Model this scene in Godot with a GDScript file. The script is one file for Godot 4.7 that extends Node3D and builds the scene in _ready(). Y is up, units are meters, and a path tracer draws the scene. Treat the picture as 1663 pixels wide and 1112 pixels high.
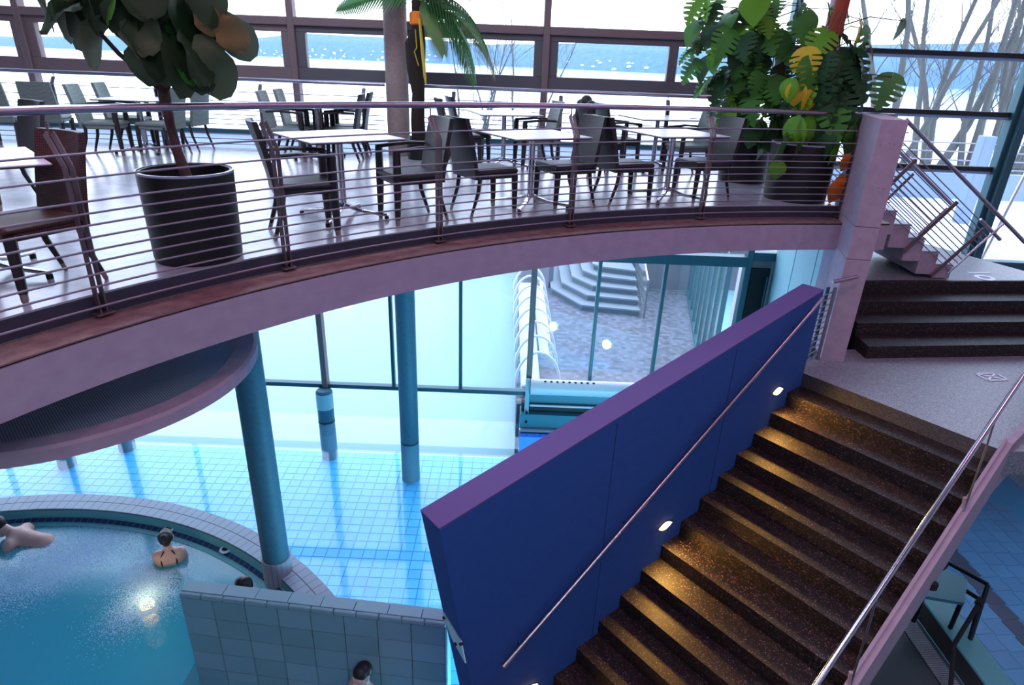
extends Node3D

const WATER := -5.667
const POOL_FLOOR := -6.6
const GLASS_Z := -11.95
const CURVE := Vector2(4.3, 0.0)
const STAIR := Vector3(3.463, -1.74, -6.762)
const RISE := 0.17
const GOING := 0.2925

var mats := {}
var names := {}
var rng := RandomNumberGenerator.new()


class Shape:
	var v := PackedVector3Array()
	var n := PackedVector3Array()
	var t := PackedVector2Array()
	var c := PackedColorArray()
	var tint := Color.WHITE
	var tinted := false

	func tri(a: Vector3, b: Vector3, d: Vector3, na: Vector3, nb: Vector3, nd: Vector3, ua := Vector2.ZERO, ub := Vector2.ZERO, ud := Vector2.ZERO) -> void:
		if (b - a).cross(d - a).dot(na + nb + nd) > 0.0:
			v.append_array([a, d, b])
			n.append_array([na, nd, nb])
			t.append_array([ua, ud, ub])
		else:
			v.append_array([a, b, d])
			n.append_array([na, nb, nd])
			t.append_array([ua, ub, ud])
		c.append_array([tint, tint, tint])

	func face(p: Array, m: Vector3) -> void:
		for i in range(1, p.size() - 1):
			tri(p[0], p[i], p[i + 1], m, m, m)

	func box(at: Vector3, size: Vector3, turn := Basis(), bevel := 0.0) -> void:
		var h := size / 2.0
		var b: float = min(bevel, min(h.x, min(h.y, h.z)) * 0.9)
		for ax in 3:
			var bx: int = (ax + 1) % 3
			var cx: int = (ax + 2) % 3
			for s in [-1.0, 1.0]:
				var m := Vector3.ZERO
				m[ax] = s
				var q := []
				for k in [[-1, -1], [1, -1], [1, 1], [-1, 1]]:
					var p := Vector3.ZERO
					p[ax] = s * h[ax]
					p[bx] = k[0] * (h[bx] - b)
					p[cx] = k[1] * (h[cx] - b)
					q.append(at + turn * p)
				face(q, turn * m)
		if b <= 0.0:
			return
		for ax in 3:
			var bx: int = (ax + 1) % 3
			var cx: int = (ax + 2) % 3
			for sb in [-1.0, 1.0]:
				for sc in [-1.0, 1.0]:
					var q := []
					for k in [[-1, 0], [1, 0], [1, 1], [-1, 1]]:
						var p := Vector3.ZERO
						p[ax] = k[0] * (h[ax] - b)
						p[bx] = sb * (h[bx] if k[1] == 0 else h[bx] - b)
						p[cx] = sc * (h[cx] if k[1] == 1 else h[cx] - b)
						q.append(at + turn * p)
					var m := Vector3.ZERO
					m[bx] = sb
					m[cx] = sc
					face(q, turn * m.normalized())
		for sx in [-1.0, 1.0]:
			for sy in [-1.0, 1.0]:
				for sz in [-1.0, 1.0]:
					var s3 := Vector3(sx, sy, sz)
					var q := []
					for ax in 3:
						var p := s3 * (h - Vector3.ONE * b)
						p[ax] = s3[ax] * h[ax]
						q.append(at + turn * p)
					face(q, turn * s3.normalized())

	func bar(a: Vector3, b: Vector3, w: float, h: float, up := Vector3.UP, bevel := 0.0) -> void:
		var z := (b - a).normalized()
		if absf(z.dot(up)) > 0.99:
			up = Vector3.RIGHT
		var x := up.cross(z).normalized()
		box((a + b) / 2.0, Vector3(w, h, a.distance_to(b)), Basis(x, z.cross(x), z), bevel)

	func tube(path: Array, r: Variant, sides := 8, caps := true) -> void:
		var k := path.size()
		var rings := []
		var norms := []
		var x := Vector3.ZERO
		for i in k:
			var d: Vector3 = (path[min(i + 1, k - 1)] - path[max(i - 1, 0)]).normalized()
			if i == 0:
				x = d.cross(Vector3.UP if absf(d.y) < 0.9 else Vector3.RIGHT).normalized()
			else:
				x = (x - d * x.dot(d)).normalized()
			var y := d.cross(x)
			var rr: float = r[i] if r is Array else r
			var ring := []
			var nn := []
			for j in sides:
				var a := TAU * j / sides
				var o := x * cos(a) + y * sin(a)
				nn.append(o)
				ring.append(path[i] + o * rr)
			rings.append(ring)
			norms.append(nn)
		for i in k - 1:
			for j in sides:
				var j2 := (j + 1) % sides
				tri(rings[i][j], rings[i][j2], rings[i + 1][j2], norms[i][j], norms[i][j2], norms[i + 1][j2])
				tri(rings[i][j], rings[i + 1][j2], rings[i + 1][j], norms[i][j], norms[i + 1][j2], norms[i + 1][j])
		if caps:
			face(rings[0], (path[0] - path[1]).normalized())
			face(rings[k - 1], (path[k - 1] - path[k - 2]).normalized())

	func lathe(prof: Array, at := Transform3D(), segs := 24, a0 := 0.0, a1 := TAU) -> void:
		for i in prof.size() - 1:
			var p: Vector2 = prof[i]
			var q: Vector2 = prof[i + 1]
			var d := (q - p).normalized()
			var e := Vector2(d.y, -d.x)
			for j in segs:
				var a: float = lerp(a0, a1, float(j) / segs)
				var b: float = lerp(a0, a1, float(j + 1) / segs)
				var ca := Vector3(cos(a), 0, sin(a))
				var cb := Vector3(cos(b), 0, sin(b))
				var na := at.basis * (ca * e.x + Vector3.UP * e.y)
				var nb := at.basis * (cb * e.x + Vector3.UP * e.y)
				var w := [at * (ca * p.x + Vector3.UP * p.y), at * (cb * p.x + Vector3.UP * p.y), at * (cb * q.x + Vector3.UP * q.y), at * (ca * q.x + Vector3.UP * q.y)]
				tri(w[0], w[1], w[2], na, nb, nb)
				tri(w[0], w[2], w[3], na, nb, na)

	func prism(poly: PackedVector2Array, at: Transform3D, h: float) -> void:
		var idx := Geometry2D.triangulate_polygon(poly)
		var up := (at.basis * Vector3(0, 0, 1)).normalized()
		for z in [0.0, h]:
			var m := up * (1.0 if (z > 0.0) == (h > 0.0) else -1.0)
			for i in range(0, idx.size(), 3):
				var w := []
				for k in 3:
					var p := poly[idx[i + k]]
					w.append(at * Vector3(p.x, p.y, z))
				tri(w[0], w[1], w[2], m, m, m)
		var s := -1.0 if Geometry2D.is_polygon_clockwise(poly) else 1.0
		for i in poly.size():
			var p := poly[i]
			var q := poly[(i + 1) % poly.size()]
			var e := (q - p)
			if e.length() < 1e-6:
				continue
			var m := (at.basis * Vector3(e.y * s, -e.x * s, 0)).normalized()
			face([at * Vector3(p.x, p.y, 0), at * Vector3(q.x, q.y, 0), at * Vector3(q.x, q.y, h), at * Vector3(p.x, p.y, h)], m)

	func level(poly: PackedVector2Array, y0: float, y1: float) -> void:
		prism(poly, Transform3D(Basis(Vector3(1, 0, 0), Vector3(0, 0, 1), Vector3(0, 1, 0)), Vector3(0, y0, 0)), y1 - y0)

	func sheet(nu: int, nv: int, f: Callable) -> void:
		var p := []
		for i in nu + 1:
			var row := []
			for j in nv + 1:
				row.append(f.call(float(i) / nu, float(j) / nv))
			p.append(row)
		var m := []
		for i in nu + 1:
			var row := []
			for j in nv + 1:
				var du: Vector3 = p[min(i + 1, nu)][j] - p[max(i - 1, 0)][j]
				var dv: Vector3 = p[i][min(j + 1, nv)] - p[i][max(j - 1, 0)]
				var x := du.cross(dv)
				row.append(x.normalized() if x.length() > 1e-9 else Vector3.UP)
			m.append(row)
		for i in nu:
			for j in nv:
				tri(p[i][j], p[i + 1][j], p[i + 1][j + 1], m[i][j], m[i + 1][j], m[i + 1][j + 1], Vector2(i, j) / Vector2(nu, nv), Vector2(i + 1, j) / Vector2(nu, nv), Vector2(i + 1, j + 1) / Vector2(nu, nv))
				tri(p[i][j], p[i + 1][j + 1], p[i][j + 1], m[i][j], m[i + 1][j + 1], m[i][j + 1], Vector2(i, j) / Vector2(nu, nv), Vector2(i + 1, j + 1) / Vector2(nu, nv), Vector2(i, j + 1) / Vector2(nu, nv))

	func nets(bones: Array, cell: float, k: float) -> void:
		var lo := Vector3.ONE * 1e9
		var hi := -lo
		for b in bones:
			var r: float = max(b[2], b[3])
			for e in 2:
				lo = lo.min(b[e] - Vector3.ONE * r)
				hi = hi.max(b[e] + Vector3.ONE * r)
		lo -= Vector3.ONE * cell * 3.0
		hi += Vector3.ONE * cell * 3.0
		var dim := Vector3i(((hi - lo) / cell).ceil()) + Vector3i.ONE
		var g := PackedFloat32Array()
		g.resize(dim.x * dim.y * dim.z)
		g.fill(9.0)
		for b in bones:
			var a0: Vector3 = b[0]
			var ab: Vector3 = b[1] - b[0]
			var len2: float = max(ab.length_squared(), 1e-9)
			var ra: float = b[2]
			var rb: float = b[3]
			var m: float = max(ra, rb) + k + cell * 2.0
			var i0 := Vector3i(((a0.min(b[1]) - Vector3.ONE * m - lo) / cell).floor()).clamp(Vector3i.ZERO, dim - Vector3i.ONE)
			var i1 := Vector3i(((a0.max(b[1]) + Vector3.ONE * m - lo) / cell).ceil()).clamp(Vector3i.ZERO, dim - Vector3i.ONE)
			for x in range(i0.x, i1.x + 1):
				for y in range(i0.y, i1.y + 1):
					for z in range(i0.z, i1.z + 1):
						var p := lo + Vector3(x, y, z) * cell
						var h: float = clampf((p - a0).dot(ab) / len2, 0.0, 1.0)
						var d: float = p.distance_to(a0 + ab * h) - lerpf(ra, rb, h)
						var at := (x * dim.y + y) * dim.z + z
						var old := g[at]
						var q: float = maxf(k - absf(d - old), 0.0) / k
						g[at] = minf(d, old) - q * q * k * 0.25
		var spot := {}
		var pos := []
		var nor := []
		for x in dim.x - 1:
			for y in dim.y - 1:
				for z in dim.z - 1:
					var s := Vector3.ZERO
					var cnt := 0
					var val := []
					for o in 8:
						val.append(g[((x + (o & 1)) * dim.y + y + ((o >> 1) & 1)) * dim.z + z + (o >> 2)])
					for e in [[0, 1], [2, 3], [4, 5], [6, 7], [0, 2], [1, 3], [4, 6], [5, 7], [0, 4], [1, 5], [2, 6], [3, 7]]:
						var fa: float = val[e[0]]
						var fb: float = val[e[1]]
						if (fa < 0.0) != (fb < 0.0):
							var w := fa / (fa - fb)
							var pa := Vector3(e[0] & 1, (e[0] >> 1) & 1, e[0] >> 2)
							var pb := Vector3(e[1] & 1, (e[1] >> 1) & 1, e[1] >> 2)
							s += pa.lerp(pb, w)
							cnt += 1
					if cnt:
						spot[(x * dim.y + y) * dim.z + z] = pos.size()
						pos.append(lo + (Vector3(x, y, z) + s / cnt) * cell)
						nor.append(Vector3(val[1] + val[3] + val[5] + val[7] - val[0] - val[2] - val[4] - val[6], val[2] + val[3] + val[6] + val[7] - val[0] - val[1] - val[4] - val[5], val[4] + val[5] + val[6] + val[7] - val[0] - val[1] - val[2] - val[3]).normalized())
		var step := [dim.y * dim.z, dim.z, 1]
		for x in range(1, dim.x - 1):
			for y in range(1, dim.y - 1):
				for z in range(1, dim.z - 1):
					var at := (x * dim.y + y) * dim.z + z
					for ax in 3:
						if (g[at] < 0.0) != (g[at + step[ax]] < 0.0):
							var u: int = step[(ax + 1) % 3]
							var w: int = step[(ax + 2) % 3]
							var q := [spot.get(at, -1), spot.get(at - u, -1), spot.get(at - u - w, -1), spot.get(at - w, -1)]
							if q.min() >= 0:
								tri(pos[q[0]], pos[q[1]], pos[q[2]], nor[q[0]], nor[q[1]], nor[q[2]])
								tri(pos[q[0]], pos[q[2]], pos[q[3]], nor[q[0]], nor[q[2]], nor[q[3]])

	func mesh() -> ArrayMesh:
		var a := []
		a.resize(Mesh.ARRAY_MAX)
		a[Mesh.ARRAY_VERTEX] = v
		a[Mesh.ARRAY_NORMAL] = n
		a[Mesh.ARRAY_TEX_UV] = t
		if tinted:
			a[Mesh.ARRAY_COLOR] = c
		var m := ArrayMesh.new()
		m.add_surface_from_arrays(Mesh.PRIMITIVE_TRIANGLES, a)
		return m


func numbered(called: String) -> String:
	var k: int = names.get(called, 0)
	names[called] = k + 1
	return called if k == 0 else "%s_%03d" % [called, k]


func thing(called: String, label: String, category: String, at := Vector3.ZERO, group := "", kind := "") -> Node3D:
	var o := Node3D.new()
	o.name = numbered(called)
	o.position = at
	add_child(o)
	tag(o, label, category, group, kind)
	return o


func tag(o: Node3D, label: String, category: String, group := "", kind := "") -> void:
	o.set_meta("label", label)
	if category:
		o.set_meta("category", category)
	if group:
		o.set_meta("group", group)
	if kind:
		o.set_meta("kind", kind)


func part(called: String, s: Variant, m: Material, parent: Node3D, at := Transform3D()) -> MeshInstance3D:
	var o := MeshInstance3D.new()
	o.mesh = s.mesh() if s is Shape else s
	o.material_override = m
	o.transform = at
	if parent == self:
		o.name = numbered(called)
	else:
		o.name = called
	parent.add_child(o, true)
	return o


func solo(called: String, s: Variant, m: Material, label: String, category: String, group := "", at := Transform3D()) -> MeshInstance3D:
	var o := part(called, s, m, self, at)
	tag(o, label, category, group)
	return o


func built(called: String, s: Variant, m: Material, label: String, category := "") -> MeshInstance3D:
	var o := part(called, s, m, self)
	tag(o, label, category, "", "structure")
	return o


func copy_of(src: Node3D, called: String, at: Vector3, turn: float, label: String) -> Node3D:
	var o := src.duplicate()
	o.name = numbered(called)
	add_child(o)
	o.position = at
	o.rotation.y = turn
	o.set_meta("label", label)
	return o


func rgb(r: int, g: int, b: int, a := 1.0) -> Color:
	return Color(r / 255.0, g / 255.0, b / 255.0, a)


func paint(called: String, color: Color, rough := 0.7, metal := 0.0) -> StandardMaterial3D:
	var m := StandardMaterial3D.new()
	m.resource_name = called
	m.albedo_color = color
	m.roughness = rough
	m.metallic = metal
	m.cull_mode = BaseMaterial3D.CULL_DISABLED
	mats[called] = m
	return m


func speckle(size: int, base: Color, flecks: Array, share: float, seed_: int) -> ImageTexture:
	var im := Image.create(size, size, false, Image.FORMAT_RGB8)
	var r := RandomNumberGenerator.new()
	r.seed = seed_
	for y in size:
		for x in size:
			var k := r.randf()
			var q := base * r.randf_range(0.7, 1.3)
			if k < share:
				q = flecks[r.randi() % flecks.size()] * r.randf_range(0.6, 1.1)
			im.set_pixel(x, y, q)
	return ImageTexture.create_from_image(im)


func noise_tex(freq: float, lo: Color, hi: Color, size := 256, seed_ := 1, normal := false) -> NoiseTexture2D:
	var f := FastNoiseLite.new()
	f.seed = seed_
	f.frequency = freq
	f.fractal_octaves = 4
	var x := NoiseTexture2D.new()
	x.width = size
	x.height = size
	x.seamless = true
	x.noise = f
	if normal:
		x.as_normal_map = true
		x.bump_strength = 4.0
	else:
		var g := Gradient.new()
		g.set_color(0, lo)
		g.set_color(1, hi)
		x.color_ramp = g
	return x


func triplanar(m: StandardMaterial3D, tex: Texture2D, per_metre: float, in_world := true) -> StandardMaterial3D:
	m.albedo_texture = tex
	m.uv1_triplanar = true
	m.uv1_world_triplanar = in_world
	m.uv1_scale = Vector3.ONE * per_metre
	return m


func on_curve(deg: float, off: float, y: float) -> Vector3:
	var u := (deg - 30.0) / 30.0
	var r: float = (((CURVE_R[0] * u + CURVE_R[1]) * u + CURVE_R[2]) * u + CURVE_R[3]) * u + CURVE_R[4] + off
	var a := deg_to_rad(deg)
	return Vector3(CURVE.x - r * sin(a), y, CURVE.y - r * cos(a))


func on_stair(s: float, w: float, y: float) -> Vector3:
	return Vector3(STAIR.x - 0.7705 * s + 0.6374 * w, y, STAIR.z + 0.6374 * s + 0.7705 * w)


const CURVE_R := [-0.0204, -0.0446, 0.1759, 0.0581, 7.9225]


func _ready() -> void:
	rng.seed = 7
	var cam := Camera3D.new()
	cam.name = "camera"
	add_child(cam)
	var pitch := deg_to_rad(23.85)
	var roll := deg_to_rad(2.2)
	var fwd := Vector3(0, -sin(pitch), -cos(pitch))
	var u0 := Vector3(0, cos(pitch), -sin(pitch))
	cam.transform = Transform3D(Basis(Vector3.RIGHT * cos(roll) + u0 * sin(roll), u0 * cos(roll) - Vector3.RIGHT * sin(roll), -fwd), Vector3(0, 1.5, 0))
	cam.fov = rad_to_deg(2.0 * atan(556.0 / 1028.0))
	cam.far = 5000.0
	cam.current = true
	var sky_mat := ProceduralSkyMaterial.new()
	sky_mat.sky_top_color = rgb(196, 218, 255)
	sky_mat.sky_horizon_color = rgb(240, 248, 255)
	sky_mat.ground_horizon_color = rgb(200, 215, 230)
	sky_mat.ground_bottom_color = rgb(120, 130, 140)
	var sky := Sky.new()
	sky.sky_material = sky_mat
	var env := Environment.new()
	env.background_mode = Environment.BG_SKY
	env.sky = sky
	env.background_energy_multiplier = 3.2
	env.tonemap_mode = Environment.TONE_MAPPER_LINEAR
	env.tonemap_exposure = 1.8
	env.sdfgi_enabled = true
	env.ssao_enabled = true
	env.ssil_enabled = true
	var we := WorldEnvironment.new()
	we.name = "environment"
	we.environment = env
	add_child(we)
	make_materials()
	ceiling_and_fill_lamps()
	shell()
	facade()
	pools()
	terrace()
	pier_and_stairs()
	railings()
	outdoors()
	furniture()
	plants()
	fittings()
	swimmers()


func make_materials() -> void:
	paint("concrete", Color.WHITE, 0.75)
	triplanar(mats.concrete, noise_tex(0.02, rgb(150, 132, 148), rgb(168, 150, 164), 512, 3), 0.6)
	paint("column", Color.WHITE, 0.7)
	triplanar(mats.column, noise_tex(0.03, rgb(128, 112, 108), rgb(150, 132, 126), 512, 5), 0.9)
	paint("ledge", Color.WHITE, 0.5)
	triplanar(mats.ledge, noise_tex(0.015, rgb(96, 70, 72), rgb(140, 108, 104), 512, 8), 0.9)  # reddish brown tone varied by noise
	paint("curb", Color.WHITE, 0.35)
	triplanar(mats.curb, noise_tex(0.03, rgb(44, 44, 60), rgb(62, 60, 76), 256, 9), 1.0)
	paint("stone_floor", Color.WHITE, 0.2)
	triplanar(mats.stone_floor, noise_tex(0.012, rgb(142, 144, 154), rgb(174, 174, 182), 512, 10), 0.5)
	paint("steel", rgb(168, 160, 170), 0.3, 1.0)
	paint("dark_steel", rgb(92, 88, 100), 0.4, 1.0)
	paint("rod", rgb(128, 122, 136), 0.5, 0.1)
	paint("frame_brown", rgb(122, 102, 102), 0.5, 0.1)
	paint("frame_dark", rgb(92, 88, 92), 0.5, 0.1)
	paint("frame_teal", rgb(52, 92, 102), 0.45, 0.3)
	paint("frame_black", rgb(26, 27, 34), 0.5)
	paint("rubber", rgb(16, 16, 18), 0.7)
	paint("blue_wall", Color.WHITE, 0.8)
	triplanar(mats.blue_wall, noise_tex(0.05, rgb(24, 68, 134), rgb(30, 76, 146), 256, 11), 0.8)
	paint("terrazzo", Color.WHITE, 0.55)
	triplanar(mats.terrazzo, speckle(128, rgb(8, 5, 6), [rgb(168, 112, 100), rgb(110, 62, 56), rgb(176, 156, 150), rgb(80, 50, 58)], 0.13, 4), 1.1)
	paint("landing_stone", Color.WHITE, 0.4)
	triplanar(mats.landing_stone, speckle(160, rgb(120, 124, 132), [rgb(160, 160, 168), rgb(96, 94, 102), rgb(146, 142, 146)], 0.35, 6), 1.1)
	paint("wall_cyan", rgb(146, 196, 204), 0.6)
	paint("column_pool_cast", Color.WHITE, 0.6)
	triplanar(mats.column_pool_cast, noise_tex(0.03, rgb(46, 98, 118), rgb(62, 114, 132), 512, 6), 0.9)  # cyan light from the pool put into the column colour
	paint("underside_blue", rgb(140, 172, 200), 0.5)
	paint("plaster", rgb(190, 186, 190), 0.8)
	paint("ceiling", rgb(150, 146, 156), 0.8)
	paint("deck", rgb(44, 52, 58), 0.5)  # base tone darkened for the shade under the stairs
	for k in 3:
		paint("pool_tile_%d" % k, [rgb(42, 190, 242), rgb(38, 185, 238), rgb(48, 194, 244)][k], 0.35)
	paint("grout", rgb(38, 168, 222), 0.8)
	paint("pool_wall", rgb(150, 226, 240), 0.4)
	paint("mosaic", rgb(26, 44, 88), 0.3)
	paint("mosaic_dark", rgb(34, 76, 84), 0.4)
	paint("mosaic_blue", rgb(34, 74, 170), 0.3)
	paint("blue_top_lit", rgb(92, 74, 128), 0.8)
	paint("pool_blue", rgb(64, 140, 226), 0.4)
	paint("grout_grey", rgb(48, 56, 62), 0.8)
	paint("lap_tile_0", rgb(66, 156, 210), 0.4)
	paint("lap_tile_1", rgb(60, 148, 204), 0.4)
	paint("blue_joint", rgb(28, 42, 104), 0.8)
	paint("black_steel", rgb(22, 30, 40), 0.4, 0.5)
	paint("post_steel", rgb(110, 94, 98), 0.45, 0.6)
	for k in 3:
		paint("grey_tile_%d" % k, [rgb(122, 160, 168), rgb(128, 164, 172), rgb(116, 154, 160)][k], 0.4)
	paint("coping_tile", rgb(146, 184, 190), 0.4)
	paint("pale_tile", rgb(150, 156, 166), 0.35)
	paint("rim_tile", rgb(150, 164, 176), 0.4)
	paint("tub_green", rgb(96, 172, 178), 0.4)
	paint("tub_floor", rgb(40, 184, 214), 0.5)
	paint("white_plastic", rgb(222, 226, 232), 0.35)
	paint("teal_panel", rgb(60, 130, 146), 0.4)
	paint("black_hole", rgb(12, 14, 18), 0.8)
	paint("table_white", rgb(226, 222, 232), 0.3)
	paint("table_edge", rgb(58, 52, 58), 0.5)
	paint("chrome", rgb(200, 198, 206), 0.18, 1.0)
	paint("wood_dark", rgb(30, 24, 26), 0.45)
	paint("tip", rgb(150, 132, 126), 0.35, 0.6)
	paint("planter", rgb(12, 12, 14), 0.45)
	paint("rim_highlight", rgb(150, 160, 176), 0.25)
	paint("soil", rgb(36, 26, 20), 0.9)
	paint("spandrel", rgb(70, 140, 216), 0.3)
	mats.spandrel.backlight_enabled = true
	mats.spandrel.backlight = Color(1.0, 1.0, 1.0)
	paint("snow", Color.WHITE, 0.9)
	triplanar(mats.snow, noise_tex(0.02, rgb(176, 184, 196), rgb(204, 210, 218), 256, 15), 0.3)
	paint("paving", rgb(158, 160, 172), 0.85)
	triplanar(mats.paving, cobbles(), 0.5)
	paint("out_stone", rgb(90, 98, 104), 0.8)
	paint("out_step", rgb(124, 132, 138), 0.8)
	paint("out_wall", rgb(112, 112, 124), 0.85)
	paint("out_pool", rgb(120, 160, 164), 0.5)
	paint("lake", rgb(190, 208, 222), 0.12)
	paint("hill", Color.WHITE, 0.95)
	triplanar(mats.hill, noise_tex(0.05, rgb(56, 92, 122), rgb(88, 122, 148), 256, 21), 0.006)  # aerial haze is put into this blue tone
	paint("house", rgb(206, 206, 204), 0.9)
	paint("bark", Color.WHITE, 0.9)
	triplanar(mats.bark, noise_tex(0.04, rgb(66, 70, 68), rgb(92, 92, 86), 256, 23), 0.7)
	paint("post_blue", rgb(118, 138, 164), 0.6)
	paint("skin", rgb(202, 164, 152), 0.5)
	mats.skin.subsurf_scatter_enabled = true
	mats.skin.subsurf_scatter_strength = 0.15
	paint("hair", rgb(22, 15, 13), 0.5)
	paint("swimsuit", rgb(18, 24, 42), 0.6)
	paint("jacket", rgb(14, 14, 17), 0.6)
	paint("orange_leaf", rgb(232, 120, 20), 0.6)
	paint("marker_white", rgb(220, 226, 236), 0.6)
	paint("trunk", Color.WHITE, 0.85)
	triplanar(mats.trunk, noise_tex(0.06, rgb(52, 36, 34), rgb(86, 60, 56), 256, 31), 2.0)
	paint("palm_trunk", Color.WHITE, 0.95)
	triplanar(mats.palm_trunk, noise_tex(0.08, rgb(22, 15, 13), rgb(52, 34, 26), 256, 33), 3.0)
	paint("coir", rgb(134, 58, 36), 0.9)
	paint("moss", Color.WHITE, 0.95)
	triplanar(mats.moss, noise_tex(0.08, rgb(14, 14, 10), rgb(40, 34, 24), 256, 35), 3.0)
	paint("root", rgb(120, 78, 60), 0.8)
	var greens := {"leaf_dark": rgb(30, 66, 36), "leaf_mid": rgb(56, 112, 40), "leaf_bright": rgb(82, 134, 32), "leaf_yellow": rgb(176, 160, 40), "ficus_dark": rgb(28, 50, 26), "ficus_grey": rgb(70, 82, 58), "ficus_brown": rgb(96, 82, 48), "frond": rgb(58, 110, 52), "frond_pale": rgb(110, 140, 84), "frond_olive": rgb(120, 116, 72), "stalk": rgb(60, 80, 40), "strap": rgb(200, 176, 70)}
	for g in greens:
		paint(g, greens[g], 0.6)
		mats[g].metallic_specular = 0.3
		mats[g].backlight_enabled = true
		mats[g].backlight = Color(0.22, 0.22, 0.18)
	paint("wicker_dark", Color.WHITE, 0.5)
	paint("wicker_brown", Color.WHITE, 0.5)
	paint("wicker_lit", Color.WHITE, 0.6)
	triplanar(mats.wicker_dark, weave(rgb(10, 9, 11), rgb(64, 60, 66)), 30.0, false)
	triplanar(mats.wicker_brown, weave(rgb(22, 10, 10), rgb(120, 60, 54)), 30.0, false)
	triplanar(mats.wicker_lit, weave(rgb(84, 94, 90), rgb(150, 162, 156)), 30.0, false)  # paler copy of the dark weave, light on the far backs put in
	paint("perforated", Color.WHITE, 0.5, 0.2)
	triplanar(mats.perforated, holes(), 40.0)
	var g := paint("glass", Color(0.9, 1.0, 1.0, 0.04), 0.02)
	g.transparency = BaseMaterial3D.TRANSPARENCY_ALPHA
	var w := paint("water", Color(0.85, 0.97, 1.0, 0.05), 0.06)
	w.transparency = BaseMaterial3D.TRANSPARENCY_ALPHA
	var wout := paint("water_out", Color(0.85, 0.97, 1.0, 0.05), 0.24)
	wout.transparency = BaseMaterial3D.TRANSPARENCY_ALPHA
	wout.metallic_specular = 0.3
	var wtub := paint("water_tub", Color(0.2, 0.74, 0.84, 0.45), 0.1)
	wtub.transparency = BaseMaterial3D.TRANSPARENCY_ALPHA
	var acr := paint("acrylic", Color(0.92, 0.96, 1.0, 0.12), 0.05)
	acr.transparency = BaseMaterial3D.TRANSPARENCY_ALPHA
	var glow := paint("lamp_warm", rgb(255, 226, 150), 0.4)
	glow.emission_enabled = true
	glow.emission = rgb(255, 214, 130)
	glow.emission_energy_multiplier = 9.0
	var cool := paint("fill_panel_cool", rgb(240, 246, 255), 0.5)
	cool.emission_enabled = true
	cool.emission = rgb(224, 238, 255)
	cool.emission_energy_multiplier = 3.0
	var cy := paint("fill_lamp_cyan", rgb(200, 244, 255), 0.4)
	cy.emission_enabled = true
	cy.emission = rgb(170, 236, 255)
	cy.emission_energy_multiplier = 1.5
	paint("foam", rgb(164, 196, 222), 0.8)
	var dp := paint("lamp_deep", rgb(255, 226, 150), 0.4)
	dp.emission_enabled = true
	dp.emission = rgb(255, 222, 150)
	dp.emission_energy_multiplier = 3.0
	var panel := paint("lamp_panel", rgb(255, 230, 245), 0.5)
	panel.emission_enabled = true
	panel.emission = rgb(255, 150, 226)
	panel.emission_energy_multiplier = 3.0


func weave(dark: Color, light: Color) -> ImageTexture:
	var s := 32
	var im := Image.create(s, s, false, Image.FORMAT_RGB8)
	for y in s:
		for x in s:
			var over := (int(x / 16.0) + int(y / 16.0)) % 2 == 0
			var a: float = sin(PI * fmod(x, 16.0) / 16.0)
			var b: float = sin(PI * fmod(y, 16.0) / 16.0)
			var k: float = (a * pow(b, 0.5) if over else b * pow(a, 0.5))
			im.set_pixel(x, y, dark.lerp(light, pow(k, 2.0)))
	return ImageTexture.create_from_image(im)


func holes() -> ImageTexture:
	var s := 32
	var im := Image.create(s, s, false, Image.FORMAT_RGB8)
	for y in s:
		for x in s:
			var d := 99.0
			for o in [Vector2(0, 0), Vector2(32, 0), Vector2(0, 32), Vector2(32, 32), Vector2(16, 16)]:
				d = min(d, o.distance_to(Vector2(x, y)))
			im.set_pixel(x, y, rgb(18, 20, 26) if d < 6.5 else rgb(176, 180, 198))
	return ImageTexture.create_from_image(im)


func cobbles() -> ImageTexture:
	var s := 256
	var im := Image.create(s, s, false, Image.FORMAT_RGB8)
	im.fill(rgb(150, 150, 152))
	var r := RandomNumberGenerator.new()
	r.seed = 12
	for j in 16:
		for i in 16:
			var k := r.randf_range(0.66, 1.05)
			var q := Color(0.70 * k, 0.70 * k, 0.72 * k).lerp(rgb(196, 178, 176), r.randf() * 0.4)
			im.fill_rect(Rect2i(i * 16 + (8 if j % 2 else 0) - (0 if i < 15 or j % 2 == 0 else 8), j * 16, 15, 15), q)
	return ImageTexture.create_from_image(im)


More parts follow.
